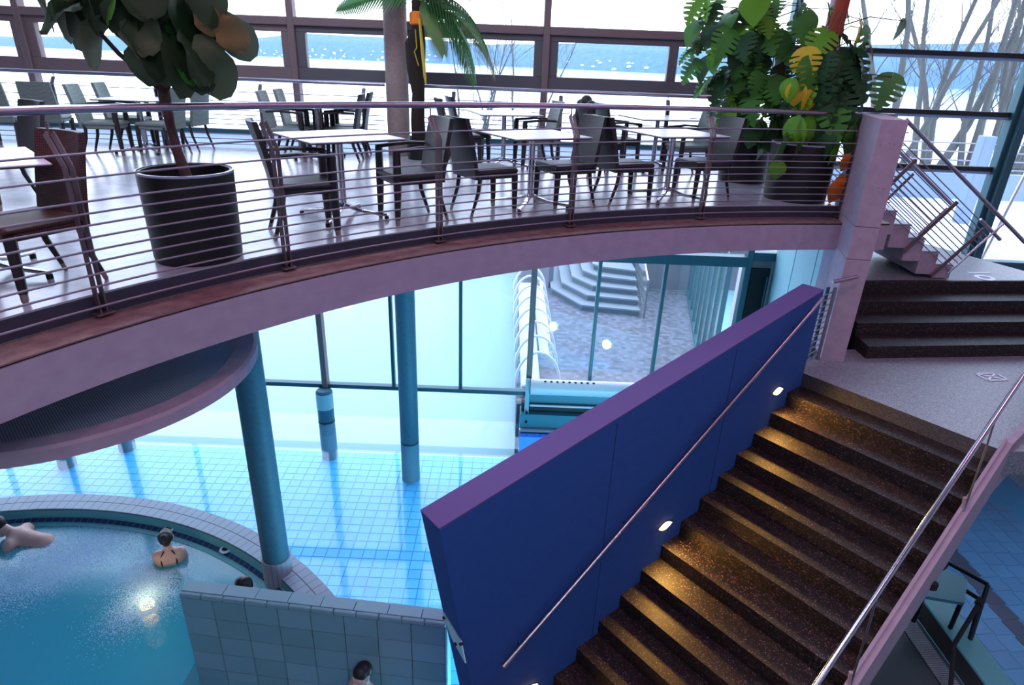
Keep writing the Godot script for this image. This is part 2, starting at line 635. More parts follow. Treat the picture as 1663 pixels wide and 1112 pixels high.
func ceiling_and_fill_lamps() -> void:
	for p in [[Vector3(1.6, 5.9, -2.2), 2.2, 1.2, "nearest pink ceiling light panel above the stairs", true, 5.5], [Vector3(-4.0, 5.9, -1.5), 2.2, 1.2, "pink ceiling light panel above the round warm pool", true, 5.0], [Vector3(5.6, 5.9, -4.6), 2.2, 1.2, "pink ceiling light panel above the upper landing", true, 2.5], [Vector3(-3.5, 5.9, -6.5), 4.0, 1.2, "long white fill light panel added unseen above the terrace", false, 18.0], [Vector3(2.5, 5.9, 3.5), 4.0, 1.2, "long white fill light panel added unseen behind the gallery", false, 18.0]]:  # the two white panels are unseen fill lights added to brighten the hall
		var o := thing("ceiling_or_fill_lamp", p[3], "ceiling lamp", p[0], "ceiling light panels")
		var f := Shape.new()
		f.box(Vector3(0, 0.07, 0), Vector3(p[1] + 0.1, 0.1, p[2] + 0.1), Basis(), 0.015)
		part("housing", f, mats.frame_dark, o)
		var d := Shape.new()
		d.box(Vector3(0, 0.005, 0), Vector3(p[1], 0.03, p[2]))
		part("diffuser", d, mats.lamp_panel if p[4] else mats.fill_panel_cool, o)
		var l := AreaLight3D.new()
		l.name = "area_light"
		l.area_size = Vector2(p[1], p[2])
		l.light_color = rgb(255, 196, 228) if p[4] else rgb(214, 232, 255)
		l.light_energy = p[5]
		l.area_range = 20.0
		l.area_attenuation = 2.0
		l.shadow_enabled = true
		l.position = Vector3(0, -0.03, 0)
		l.rotation.x = -PI / 2
		o.add_child(l, true)


func shell() -> void:
	var s := Shape.new()
	s.box(Vector3(-2.0, 6.15, -2.0), Vector3(27.0, 0.3, 20.4))
	built("ceiling", s, mats.ceiling, "plain grey ceiling high over the pool hall", "ceiling")
	s = Shape.new()
	s.box(Vector3(-15.15, -0.5, -2.0), Vector3(0.3, 13.2, 20.0))
	built("wall_left", s, mats.plaster, "plain pale side wall of the hall beyond the round pool", "wall")
	s = Shape.new()
	s.box(Vector3(11.15, -0.5, -2.0), Vector3(0.3, 13.2, 20.0))
	built("wall_right", s, mats.plaster, "plain pale side wall of the hall beyond the lap pool", "wall")
	s = Shape.new()
	s.box(Vector3(-2.0, -0.5, 8.0), Vector3(26.6, 13.2, 0.3))
	built("wall_back", s, mats.plaster, "plain pale wall behind the gallery", "wall")
	# panelled wall under the terrace, between the pier and the glass front
	s = Shape.new()
	var a := Vector3(4.12, 0, -7.75)
	var b := Vector3(5.0, 0, -11.85)
	s.bar(a + Vector3(0.1, -3.0, 0), b + Vector3(0.1, -3.0, 0), 0.2, 5.0)
	var w := built("wall_panelled", s, mats.wall_cyan, "pale turquoise panelled wall under the terrace beside the pier", "wall")
	for k in [0.3, 0.62]:
		var q := a.lerp(b, k)
		var j := Shape.new()
		j.bar(q + Vector3(-0.003, -5.4, 0), q + Vector3(-0.003, -0.5, 0), 0.012, 0.012)
		part("panel_joint", j, mats.teal_panel, w)


func facade() -> void:
	var z := GLASS_Z
	var w := Node3D.new()
	w.name = "window_1"
	add_child(w)
	tag(w, "tall glazed front of the hall facing the lake", "window", "", "structure")
	var mains := [-12.8, -8.52, -3.92, 0.386, 4.5, 8.62]
	for x in mains:
		var s := Shape.new()
		var b := -4.9 if x < 4.0 else -5.3
		s.box(Vector3(x, (6.0 + b) / 2, z + 0.06), Vector3(0.115, 6.0 - b, 0.2), Basis(), 0.01)
		part("mullion", s, mats.frame_brown if x < 2.0 else mats.frame_teal, w)
	for x in [-11.4, -9.95, -7.0, -5.45, -2.475, -1.058, 1.664, 2.948, 5.9, 7.25]:
		if x > 5.0:
			continue
		var s := Shape.new()
		s.box(Vector3(x, -3.35, z + 0.03), Vector3(0.065, 3.1, 0.13), Basis(), 0.008)
		part("mullion", s, mats.frame_teal, w)
	# the window band at eye height: sill, head and stiles of each opening light
	for i in mains.size() - 1:
		var x0: float = mains[i] + 0.05
		var x1: float = mains[i + 1] - 0.05
		if x0 > 4.4:
			continue
		var col: Material = mats.frame_brown if x1 < -3.0 else mats.frame_dark
		var s := Shape.new()
		s.box(Vector3((x0 + x1) / 2, 1.195, z + 0.02), Vector3(x1 - x0, 0.2, 0.16), Basis(), 0.012)
		part("sill_rail", s, col, w)
		s = Shape.new()
		s.box(Vector3((x0 + x1) / 2, 2.005, z + 0.05), Vector3(x1 - x0, 0.13, 0.22), Basis(), 0.012)
		part("head_rail", s, mats.frame_brown, w)
		s = Shape.new()
		s.box(Vector3((x0 + x1) / 2, 1.89, z + 0.02), Vector3(x1 - x0, 0.1, 0.14), Basis(), 0.01)
		part("sash_rail", s, col, w)
		var st := [x0 + 0.08, x1 - 0.07]
		if i == 3:
			st.append(2.56)
		for x in st:
			s = Shape.new()
			s.box(Vector3(x, 1.57, z + 0.02), Vector3(0.16, 0.56, 0.14), Basis(), 0.01)
			part("stile", s, col, w)
		s = Shape.new()
		s.box(Vector3((x0 + x1) / 2, 0.19, z + 0.02), Vector3(x1 - x0, 0.08, 0.12), Basis(), 0.008)
		part("transom", s, mats.frame_teal, w)
		s = Shape.new()
		s.box(Vector3((x0 + x1) / 2, -0.02, z), Vector3(x1 - x0, 0.34, 0.05))
		part("spandrel_panel", s, mats.spandrel, w)
		s = Shape.new()
		s.box(Vector3((x0 + x1) / 2, -1.84, z + 0.08), Vector3(x1 - x0, 0.2, 0.24), Basis(), 0.01)
		part("beam", s, mats.frame_teal, w)
		if x1 < 1.0:
			s = Shape.new()
			s.box(Vector3((x0 + x1) / 2, -4.9, z + 0.05), Vector3(x1 - x0, 0.09, 0.16), Basis(), 0.008)
			part("transom", s, mats.frame_teal, w)
		for row in [[2.07, 6.0], [1.3, 1.84], [0.23, 1.1], [-1.74, -0.19], [-4.85 if x1 < 1.0 else -5.25, -1.94]]:
			var p := Shape.new()
			p.box(Vector3((x0 + x1) / 2, (row[0] + row[1]) / 2, z), Vector3(x1 - x0, row[1] - row[0], 0.012))
			part("pane", p, mats.glass, w)
	# the bays on the right, divided by slim black transoms
	for k in 2:
		var x0: float = [4.55, 8.67][k]
		var x1: float = [8.57, 11.0][k]
		var rows := [-1.72, 0.035, 0.965, 1.9, 6.0]
		for y in [0.035, 0.965, 1.9]:
			if k == 1:
				continue
			var s := Shape.new()
			s.box(Vector3((x0 + x1) / 2, y, z + 0.03), Vector3(x1 - x0, 0.075, 0.12), Basis(), 0.006)
			part("transom", s, mats.frame_black, w)
			s = Shape.new()
			s.box(Vector3((x0 + x1) / 2, y - 0.065, z + 0.02), Vector3(x1 - x0, 0.05, 0.08), Basis(), 0.006)
			part("lit_underside", s, mats.underside_blue, w)  # blue light under the transom drawn as a pale strip
		var s := Shape.new()
		s.box(Vector3((x0 + x1) / 2, -1.74, z + 0.03), Vector3(x1 - x0, 0.16, 0.2), Basis(), 0.01)
		part("transom", s, mats.frame_teal, w)
		for i in 4:
			var p := Shape.new()
			p.box(Vector3((x0 + x1) / 2, (rows[i] + rows[i + 1]) / 2, z), Vector3(x1 - x0, rows[i + 1] - rows[i] - 0.06, 0.012))
			part("pane", p, mats.glass, w)
		s = Shape.new()
		s.box(Vector3((x0 + x1) / 2, -4.2, z - 0.1), Vector3(x1 - x0 + 0.2, 4.8, 0.25))
		part("base_wall", s, mats.plaster, w)
	var s := Shape.new()
	s.box(Vector3(8.72, 2.0, z + 0.1), Vector3(0.14, 8.0, 0.3), Basis(), 0.01)
	part("corner_post", s, mats.frame_teal, w)
	# dark service door between the front and the panelled wall
	var d := Node3D.new()
	d.name = "door_1"
	add_child(d)
	tag(d, "dark door at the end of the glass front under the terrace", "door", "", "structure")
	s = Shape.new()
	s.box(Vector3(4.74, -3.6, z + 0.16), Vector3(0.36, 3.3, 0.05), Basis(), 0.008)
	part("door_leaf", s, mats.black_hole, d)
	s = Shape.new()
	s.tube([Vector3(4.86, -4.6, z + 0.24), Vector3(4.86, -2.1, z + 0.24)], 0.016)
	part("door_handle", s, mats.frame_teal, d)


func pool_edge() -> PackedVector2Array:
	var a := on_stair(-1.2, -0.12, 0)
	var b := on_stair(6.8, -0.12, 0)
	return PackedVector2Array([Vector2(-14.8, GLASS_Z + 0.02), Vector2(2.6, GLASS_Z + 0.02), Vector2(a.x, a.z), Vector2(b.x, b.z), Vector2(b.x, 2.0), Vector2(-14.8, 2.0)])


func pools() -> void:
	var edge := pool_edge()
	var s := Shape.new()
	s.level(edge, POOL_FLOOR - 0.3, POOL_FLOOR - 0.012)
	var f := built("floor_pool", s, mats.grout, "tiled floor of the large bright blue indoor pool", "pool floor")
	# tiles: the nearest ones in view are single parts, the rest one joined part
	var tile := []
	var pitch := 0.218
	var spots := []
	for i in range(-66, 14):
		for j in range(0, 42):
			var p := Vector3(i * pitch, POOL_FLOOR - 0.006, GLASS_Z + 0.14 + j * pitch)
			if not Geometry2D.is_point_in_polygon(Vector2(p.x, p.z), edge):
				continue
			if Vector2(p.x + 6.7, p.z + 2.33).length() < 6.2 or p.z > -4.2:
				continue
			spots.append(p)
	var box := Shape.new()
	box.box(Vector3.ZERO, Vector3(pitch - 0.012, 0.012, pitch - 0.012), Basis(), 0.003)
	var tm := box.mesh()
	var near := []
	var far := []
	for p in spots:
		if p.x > -4.4 and p.x < -0.3 and p.z > -9.9 and near.size() < 300:
			near.append(p)
		else:
			far.append(p)
	for p in near:
		part("pool_tile", tm, mats["pool_tile_%d" % (rng.randi() % 3)], f, Transform3D(Basis(), p))
	var mm := MultiMesh.new()
	mm.transform_format = MultiMesh.TRANSFORM_3D
	mm.mesh = tm
	mm.instance_count = far.size()
	for i in far.size():
		mm.set_instance_transform(i, Transform3D(Basis(), far[i]))
	var mi := MultiMeshInstance3D.new()
	mi.name = "pool_tiles"
	mi.multimesh = mm
	mi.material_override = mats.pool_tile_0
	mi.set_meta("kind", "stuff")
	f.add_child(mi, true)
	s = Shape.new()
	for i in edge.size():
		if i == 4 or i == 5 or i == 3 or i == 0:
			continue
		var a := edge[i]
		var b := edge[(i + 1) % edge.size()]
		s.bar(Vector3(a.x, -6.15, a.y), Vector3(b.x, -6.15, b.y), 0.04, 1.1)
	built("wall_pool", s, mats.pool_wall, "pale tiled side wall under the water of the large pool", "pool wall")
	s = Shape.new()
	s.level(edge, WATER - 0.001, WATER)
	var one := Shape.new()
	var idx := Geometry2D.triangulate_polygon(edge)
	for i in range(0, idx.size(), 3):
		var q := []
		for k in 3:
			q.append(Vector3(edge[idx[i + k]].x, WATER, edge[idx[i + k]].y))
		one.face(q, Vector3.UP)
	var wt := built("water", one, mats.water, "still clear water of the large bright blue pool", "water")
	wt.set_meta("kind", "stuff")
	# deck round the stairs and the lap pool on the right
	var c0 := on_stair(-1.2, -0.12, 0)
	var c1 := on_stair(6.8, -0.12, 0)
	s = Shape.new()
	s.level(PackedVector2Array([Vector2(2.6, GLASS_Z + 0.1), Vector2(c0.x, c0.z), Vector2(c1.x, c1.z), Vector2(c1.x, 7.8), Vector2(5.84, 7.8), Vector2(5.84, -8.6), Vector2(5.3, GLASS_Z + 0.1)]), -5.75, -5.45)
	built("floor_deck", s, mats.deck, "grey tiled pool deck under the dark stairs", "floor")
	s = Shape.new()
	s.level(PackedVector2Array([Vector2(-14.9, 2.0), Vector2(-14.9, 7.8), Vector2(c1.x, 7.8), Vector2(c1.x, 2.0)]), -5.75, -5.45)
	built("floor_gallery", s, mats.deck, "grey deck floor below the gallery", "floor")
	# hidden fill lamps added to brighten the pool, along the wall below the stairs
	for k in 2:
		var q := on_stair([0.6, 2.6][k], -0.2, -6.1)
		var lp := thing("added_pool_light", ["added unseen underwater fill light nearest the cover roller", "added unseen underwater fill light below the middle of the blue wall"][k], "pool light", q, "added underwater fill lights of the large pool")
		var b := Basis(Vector3(-0.7705, 0, 0.6374), Vector3.UP, Vector3(0.6374, 0, 0.7705))
		lp.basis = b * Basis(Vector3.RIGHT, -PI / 2)
		var ls := Shape.new()
		ls.lathe([Vector2(0.0, 0.03), Vector2(0.1, 0.02), Vector2(0.13, 0.0)], Transform3D(), 20)
		part("lens", ls, mats.fill_lamp_cyan, lp)
		ls = Shape.new()
		ls.lathe([Vector2(0.125, 0.0), Vector2(0.15, 0.02), Vector2(0.16, -0.02)], Transform3D(), 20)
		part("collar", ls, mats.steel, lp)
		var sl := SpotLight3D.new()
		sl.name = "spot_light"
		sl.light_color = rgb(150, 232, 255)
		sl.light_energy = 9.0
		sl.spot_range = 20.0
		sl.spot_attenuation = 2.0
		sl.spot_angle = 85.0
		sl.light_size = 0.12
		sl.shadow_enabled = true
		sl.position = Vector3(0, 0.06, 0)
		sl.rotation.x = PI / 2
		lp.add_child(sl, true)
	lap_pool()
	tub()
	tile_wall()


func lap_pool() -> void:
	var s := Shape.new()
	s.level(PackedVector2Array([Vector2(5.84, -11.8), Vector2(11.0, -11.8), Vector2(11.0, 7.8), Vector2(5.84, 7.8)]), -6.8, -6.42)
	var f := built("floor_lap_pool", s, mats.grout, "blue tiled floor of the lap pool at the lower right", "pool floor")
	var box := Shape.new()
	box.box(Vector3.ZERO, Vector3(0.3, 0.014, 0.3), Basis(), 0.003)
	var tm := box.mesh()
	var dk := Shape.new()
	dk.box(Vector3.ZERO, Vector3(0.3, 0.016, 0.3), Basis(), 0.003)
	for i in 12:
		for j in 18:
			var p := Vector3(6.62 + i * 0.312, -6.413, -10.6 + j * 0.312)
			part("pool_tile", tm, mats.mosaic if i == 5 else mats["lap_tile_%d" % (rng.randi() % 2)], f, Transform3D(Basis(Vector3.UP, 0.12), p))
	s = Shape.new()
	s.face([Vector3(6.5, -5.56, -11.7), Vector3(11.0, -5.56, -11.7), Vector3(11.0, -5.56, 7.8), Vector3(6.5, -5.56, 7.8)], Vector3.UP)
	var wt := built("water_lap_pool", s, mats.water, "still water of the lap pool at the lower right", "water")
	wt.set_meta("kind", "stuff")
	# raised edge, overflow slot and slatted grate
	s = Shape.new()
	s.bar(Vector3(6.3, -5.6, -11.5), Vector3(6.3, -5.6, 7.0), 0.4, 0.34, Vector3.UP, 0.02)
	built("trim_1", s, mats.tub_green, "pale rounded edge of the lap pool", "pool edge")
	var g := thing("overflow_grate", "slatted overflow grate set in the deck beside the lap pool", "grate", Vector3(5.66, -5.445, -6.2))
	s = Shape.new()
	s.box(Vector3(0, -0.01, 0), Vector3(0.26, 0.012, 1.7), Basis(), 0.0)
	part("tray", s, mats.black_hole, g)
	s = Shape.new()
	s.box(Vector3.ZERO, Vector3(0.24, 0.016, 0.014), Basis(), 0.003)
	var sm := s.mesh()
	for k in 60:
		part("slat", sm, mats.pale_tile, g, Transform3D(Basis(), Vector3(0, 0.004, -0.82 + k * 0.028)))
	s = Shape.new()
	s.bar(Vector3(5.97, -5.44, -8.5), Vector3(5.97, -5.44, 3.0), 0.24, 0.02)  # flat black strip along the dark band beside the grate
	built("trim_2", s, mats.black_hole, "flat black strip between the grate and the lap pool", "strip")


func tub() -> void:
	var c := Vector3(-6.7, 0, -2.33)
	var at := Transform3D(Basis(), c)
	var a0 := -PI * 0.95
	var a1 := deg_to_rad(-34.0)
	var t := thing("warm_pool", "round raised warm pool with tiled rim and green bench", "pool", Vector3.ZERO)
	t.set_meta("kind", "structure")
	var s := Shape.new()
	s.lathe([Vector2(6.02, -5.21), Vector2(6.02, POOL_FLOOR)], at, 160, a0, a1)
	part("outer_wall", s, mats.mosaic_dark, t)
	s = Shape.new()
	s.lathe([Vector2(6.03, -5.23), Vector2(5.66, -5.23)], at, 160, a0, a1)
	part("rim_bed", s, mats.grout_grey, t)
	for ring in 2:
		var q := Shape.new()
		var ri: float = [5.67, 5.86][ring]
		var ro: float = [5.85, 6.035][ring]
		var step := deg_to_rad(1.35)
		q.lathe([Vector2(ri, -5.225), Vector2(ri, -5.2), Vector2(ro, -5.2), Vector2(ro, -5.225)], Transform3D(), 1, -step * 0.48, step * 0.48)
		var tm := q.mesh()
		for k in 65:
			part("rim_tile", tm, mats.rim_tile, t, Transform3D(Basis(Vector3.UP, deg_to_rad(122.0 - k * 1.35)), c))
	s = Shape.new()
	s.lathe([Vector2(5.66, -5.22), Vector2(5.655, -5.34), Vector2(5.6, -5.375), Vector2(5.5, -5.39), Vector2(5.48, -6.3)], at, 160, a0, a1)
	part("inner_bench", s, mats.tub_green, t)
	var q := Shape.new()
	q.lathe([Vector2(5.57, -5.378), Vector2(5.57, -5.365), Vector2(5.63, -5.345), Vector2(5.632, -5.36)], Transform3D(), 1, -deg_to_rad(0.5), deg_to_rad(0.5))
	var mosaic := q.mesh()
	for k in 78:
		part("mosaic_tile", mosaic, mats.mosaic, t, Transform3D(Basis(Vector3.UP, deg_to_rad(122.0 - k * 1.12)), c))
	s = Shape.new()
	s.lathe([Vector2(5.5, -6.3), Vector2(0.0, -6.3)], at, 96)
	part("tub_floor", s, mats.tub_floor, t)
	for deg in [63.5, 75.0, 46.0]:
		var which: String = {63.5: "oval overflow drain in the rim channel beside the woman in a bikini", 75.0: "oval overflow drain in the rim channel behind the man at the left edge", 46.0: "white ringed oval drain in the rim channel left of the column foot"}[deg]
		var a := deg_to_rad(deg)
		var p := c + Vector3(cos(a) * 5.64, -5.345, -sin(a) * 5.64)
		var o := thing("overflow_drain", which, "drain", p, "overflow drains in the round pool rim")
		s = Shape.new()
		s.lathe([Vector2(0.05, 0.01), Vector2(0.085, 0.0), Vector2(0.085, 0.014), Vector2(0.05, 0.02)], Transform3D(), 20)
		part("collar", s, mats.white_plastic, o)
		s = Shape.new()
		s.lathe([Vector2(0.055, 0.012), Vector2(0.0, 0.012)], Transform3D(), 20)
		part("hole", s, mats.black_hole, o)
	s = Shape.new()
	var ring := PackedVector2Array()
	for k in 160:
		var a := TAU * k / 160.0
		ring.append(Vector2(c.x + cos(a) * 5.585, c.z + sin(a) * 5.585))
	# the part of the disc in front of the tiled screen wall is left out
	var kept := Geometry2D.clip_polygons(ring, PackedVector2Array([Vector2(-3.76, -5.6), Vector2(2.0, -5.1), Vector2(2.0, 6.0), Vector2(-3.76, 6.0)]))
	for pl in kept:
		var tri3 := Geometry2D.triangulate_polygon(pl)
		for i in range(0, tri3.size(), 3):
			var q3 := []
			for j in 3:
				q3.append(Vector3(pl[tri3[i + j]].x, -5.4, pl[tri3[i + j]].y))
			s.face(q3, Vector3.UP)
	var wt := built("water_warm_pool", s, mats.water_tub, "turquoise bubbling water of the round warm pool", "water")
	wt.set_meta("kind", "stuff")
	# underwater lamp and bubble streams
	var o := thing("underwater_lamp", "round underwater lamp glowing yellow in the warm pool", "lamp", Vector3(-4.9, -5.5, -6.46))
	s = Shape.new()
	s.lathe([Vector2(0.0, 0.05), Vector2(0.07, 0.04), Vector2(0.1, 0.0), Vector2(0.1, -0.04)], Transform3D(), 20)
	part("lens", s, mats.lamp_deep, o)
	var l := OmniLight3D.new()
	l.name = "omni_light"
	l.light_color = rgb(255, 222, 160)
	l.light_energy = 0.07
	l.omni_range = 12.0
	l.omni_attenuation = 2.0
	l.light_size = 0.14
	l.shadow_enabled = true
	l.position = Vector3(0, 0.3, 0)
	o.add_child(l, true)
	# foam: masses of tiny bubbles at the surface, thickest in the middle of each stream
	var bub := SphereMesh.new()
	bub.radius = 0.0052
	bub.height = 0.006
	bub.radial_segments = 6
	bub.rings = 3
	var spots := []
	var g := RandomNumberGenerator.new()
	g.seed = 41
	for st in [[Vector2(-6.3, -7.1), 0.55, 0.24, 2.1, 4200], [Vector2(-6.75, -7.0), 0.6, 0.3, 2.1, 4200], [Vector2(-5.1, -6.95), 0.3, 0.2, 1.35, 3400], [Vector2(-4.86, -6.35), 0.28, 0.2, -1.13, 3400]]:
		for k in int(st[4] * 2.4):
			var off := Vector2(g.randfn(0.0, st[1]), g.randfn(0.0, st[2])).rotated(st[3])
			var p: Vector2 = st[0] + off
			if p.distance_to(Vector2(c.x, c.z)) < 5.5 and p.distance_to(Vector2(-4.93, -7.2)) > 0.24 and not (p.x > -3.9 and p.y > -5.9):
				spots.append(Transform3D(Basis().scaled(Vector3.ONE * g.randf_range(0.6, 1.3)), Vector3(p.x, -5.4, p.y)))
	var mm := MultiMesh.new()
	mm.transform_format = MultiMesh.TRANSFORM_3D
	mm.mesh = bub
	mm.instance_count = spots.size()
	for k in spots.size():
		mm.set_instance_transform(k, spots[k])
	var foam := MultiMeshInstance3D.new()
	foam.name = "foam"
	foam.multimesh = mm
	foam.material_override = mats.foam
	add_child(foam)
	tag(foam, "pale streaks of foam drifting on the round warm pool", "foam", "", "stuff")


func tile_wall() -> void:
	var a := Vector3(-3.78, 0, -5.53)
	var b := Vector3(-0.62, 0, -5.235)
	var d := (b - a).normalized()
	var back := Vector3(d.z, 0, -d.x)
	var turn := Basis(d, Vector3.UP, -back)
	var long := a.distance_to(b)
	var top := -4.3
	var thick := 0.19
	var w := Node3D.new()
	w.name = "wall_tiled"
	w.transform = Transform3D(turn, a)
	add_child(w)
	tag(w, "low grey tiled screen wall beside the round pool", "wall", "", "structure")
	var s := Shape.new()
	s.box(Vector3(long / 2, (top - 6.6) / 2 - 0.01, -thick / 2), Vector3(long - 0.012, top + 6.58, thick - 0.02))
	part("core", s, mats.grout_grey, w)
	var tw := 0.395
	var th := 0.292
	var cols := int(ceil(long / tw))
	for r in 7:
		for k in cols:
			var x0 := k * tw
			var x1: float = min(long, x0 + tw)
			s = Shape.new()
			s.box(Vector3((x0 + x1) / 2, top - 0.065 - (r + 0.5) * th, 0.0), Vector3(x1 - x0 - 0.008, th - 0.008, 0.02), Basis(), 0.003)
			part("tile", s, mats["grey_tile_%d" % (rng.randi() % 3)], w)
	for k in cols:
		var x0 := k * tw + 0.11
		var x1: float = min(long, x0 + tw)
		if k == 0:
			x0 = 0.0
		if x1 - x0 < 0.03:
			continue
		s = Shape.new()
		s.box(Vector3((x0 + x1) / 2, top - 0.009, -thick / 2 - 0.02), Vector3(x1 - x0 - 0.008, 0.02, thick - 0.03), Basis(), 0.003)
		part("coping_tile", s, mats.coping_tile, w)
	var nb := int(ceil(long / 0.266))
	for k in nb:
		var x0 := k * 0.266
		var x1: float = min(long, x0 + 0.266)
		s = Shape.new()
		s.box(Vector3((x0 + x1) / 2, top - 0.03, -0.005), Vector3(x1 - x0 - 0.008, 0.062, 0.05), Basis(), 0.01)
		part("bullnose_tile", s, mats.grey_tile_1, w)
	for r in 7:
		s = Shape.new()
		s.box(Vector3(long, top - 0.065 - (r + 0.5) * th, -thick / 2), Vector3(0.02, th - 0.008, thick - 0.01), Basis(), 0.003)
		part("lit_end_tile", s, mats.wall_cyan, w)  # cyan light on the end face put into the tile colour


func curve_poly(off: float, from := -1.0, to := 86.0) -> PackedVector2Array:
	var p := PackedVector2Array()
	for i in 61:
		var q := on_curve(lerpf(to, from, i / 60.0), off, 0)
		p.append(Vector2(q.x, q.z))
	return p


func slab_poly(off: float) -> PackedVector2Array:
	var p := curve_poly(off)
	var last := p[p.size() - 1]
	p.append_array([Vector2(4.62, last.y - 0.05), Vector2(4.62, -11.15), Vector2(-14.8, -11.15), Vector2(-14.8, p[0].y)])
	return p


func terrace() -> void:
	var s := Shape.new()
	s.level(slab_poly(0.0), -0.155, 0.0)
	var f := built("floor", s, mats.stone_floor, "polished pale stone floor of the raised cafe terrace", "floor")
	s = Shape.new()
	var cp := curve_poly(-0.004)
	for i in cp.size() - 1:
		s.face([Vector3(cp[i].x, -0.15, cp[i].y), Vector3(cp[i + 1].x, -0.15, cp[i + 1].y), Vector3(cp[i + 1].x, -0.012, cp[i + 1].y), Vector3(cp[i].x, -0.012, cp[i].y)], Vector3(CURVE.x - cp[i].x, 0, CURVE.y - cp[i].y).normalized())
	part("curb_face", s, mats.curb, f)
	s = Shape.new()
	s.level(slab_poly(-0.3), -0.165, -0.155)
	built("trim_ledge", s, mats.ledge, "mottled reddish stone ledge outside the terrace railing", "ledge")
	s = Shape.new()
	s.level(slab_poly(-0.285), -0.178, -0.165)
	built("trim_joint", s, mats.black_hole, "dark open joint under the mottled ledge", "joint")
	s = Shape.new()
	s.level(slab_poly(-0.3), -0.49, -0.178)
	built("floor_slab", s, mats.concrete, "curved pinkish concrete edge beam of the terrace", "slab")
	# round columns
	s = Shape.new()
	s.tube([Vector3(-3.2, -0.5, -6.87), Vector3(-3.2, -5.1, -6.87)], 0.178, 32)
	var a := built("column", s, mats.column_pool_cast, "round concrete column rising from the rim of the round pool", "column")
	for k in 18:
		var q := Shape.new()
		var st := TAU / 18
		q.lathe([Vector2(0.178, -5.6), Vector2(0.2, -5.6), Vector2(0.2, -4.95), Vector2(0.178, -4.95)], Transform3D(Basis(Vector3.UP, k * st), Vector3(-3.2, 0, -6.87)), 2, -st * 0.47, st * 0.47)
		part("base_tile", q, mats.pale_tile, a)
	s = Shape.new()
	s.tube([Vector3(-2.02, 6.0, -11.04), Vector3(-2.02, POOL_FLOOR, -11.04)], 0.183, 32)
	var b := built("column", s, mats.column, "tall round concrete column beside the palm, standing in the pool", "column")
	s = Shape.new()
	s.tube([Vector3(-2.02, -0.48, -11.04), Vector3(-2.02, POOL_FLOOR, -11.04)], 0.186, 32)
	part("pool_cast_shaft", s, mats.column_pool_cast, b)  # second skin whose colour holds the cyan cast of the pool
	s = Shape.new()
	s.lathe([Vector2(0.183, -5.69), Vector2(0.188, -5.69), Vector2(0.188, -5.655), Vector2(0.183, -5.655)], Transform3D(Basis(), Vector3(-2.02, 0, -11.04)), 24)
	part("tide_ring", s, mats.rubber, b)
	s = Shape.new()
	s.tube([Vector3(4.62, 6.0, -10.6), Vector3(4.62, -0.1, -10.6)], 0.13, 28)
	built("column", s, mats.concrete, "round pinkish column behind the climbing plant on the right", "column")
	for p in [[Vector3(-3.92, 0, -11.72), "stub pier in the pool under the glass front near the round column"], [Vector3(-8.4, 0, -11.72), "stub pier in the pool under the far end of the round canopy"], [Vector3(-9.28, 0, -11.04), "column foot in the pool left of the stub piers"]]:
		s = Shape.new()
		s.lathe([Vector2(0.0, -4.93), Vector2(0.14, -4.93), Vector2(0.17, -4.97), Vector2(0.17, POOL_FLOOR)], Transform3D(Basis(), p[0]), 28)
		var o := built("column", s, mats.column_pool_cast, p[1], "column")
		s = Shape.new()
		s.lathe([Vector2(0.171, -5.35), Vector2(0.178, -5.35), Vector2(0.178, -4.99), Vector2(0.171, -4.99)], Transform3D(Basis(), p[0]), 28)
		part("sleeve", s, mats.wall_cyan, o)
		s = Shape.new()
		s.lathe([Vector2(0.171, -5.69), Vector2(0.176, -5.69), Vector2(0.176, -5.65), Vector2(0.171, -5.65)], Transform3D(Basis(), p[0]), 28)
		part("tide_ring", s, mats.rubber, o)
	canopy()


func canopy() -> void:
	var o := thing("round_canopy", "round hanging canopy with perforated metal top below the terrace edge", "canopy", Vector3(-3.73, -0.98, -4.78))
	var s := Shape.new()
	s.lathe([Vector2(1.29, -0.03), Vector2(1.29, 0.045), Vector2(1.31, 0.06), Vector2(1.45, 0.06), Vector2(1.475, 0.04), Vector2(1.475, -0.05), Vector2(1.45, -0.06), Vector2(1.29, -0.06)], Transform3D(), 96)
	part("ring", s, mats.concrete, o)
	s = Shape.new()
	s.lathe([Vector2(1.3, -0.02), Vector2(1.26, -0.03), Vector2(0.0, -0.03)], Transform3D(), 96)
	part("perforated_sheet", s, mats.perforated, o)
	s = Shape.new()
	s.lathe([Vector2(1.3, -0.055), Vector2(0.0, -0.055)], Transform3D(), 64)
	part("underside", s, mats.plaster, o)
	for k in 3:
		var a := TAU * k / 3.0 + 2.6
		s = Shape.new()
		var q := Vector3(cos(a) * 0.35 - 0.75, 0, sin(a) * 0.35 - 0.8)
		s.tube([q + Vector3(0, -0.03, 0), q + Vector3(0, 0.49, 0)], 0.02, 10)
		part("hanger", s, mats.dark_steel, o)


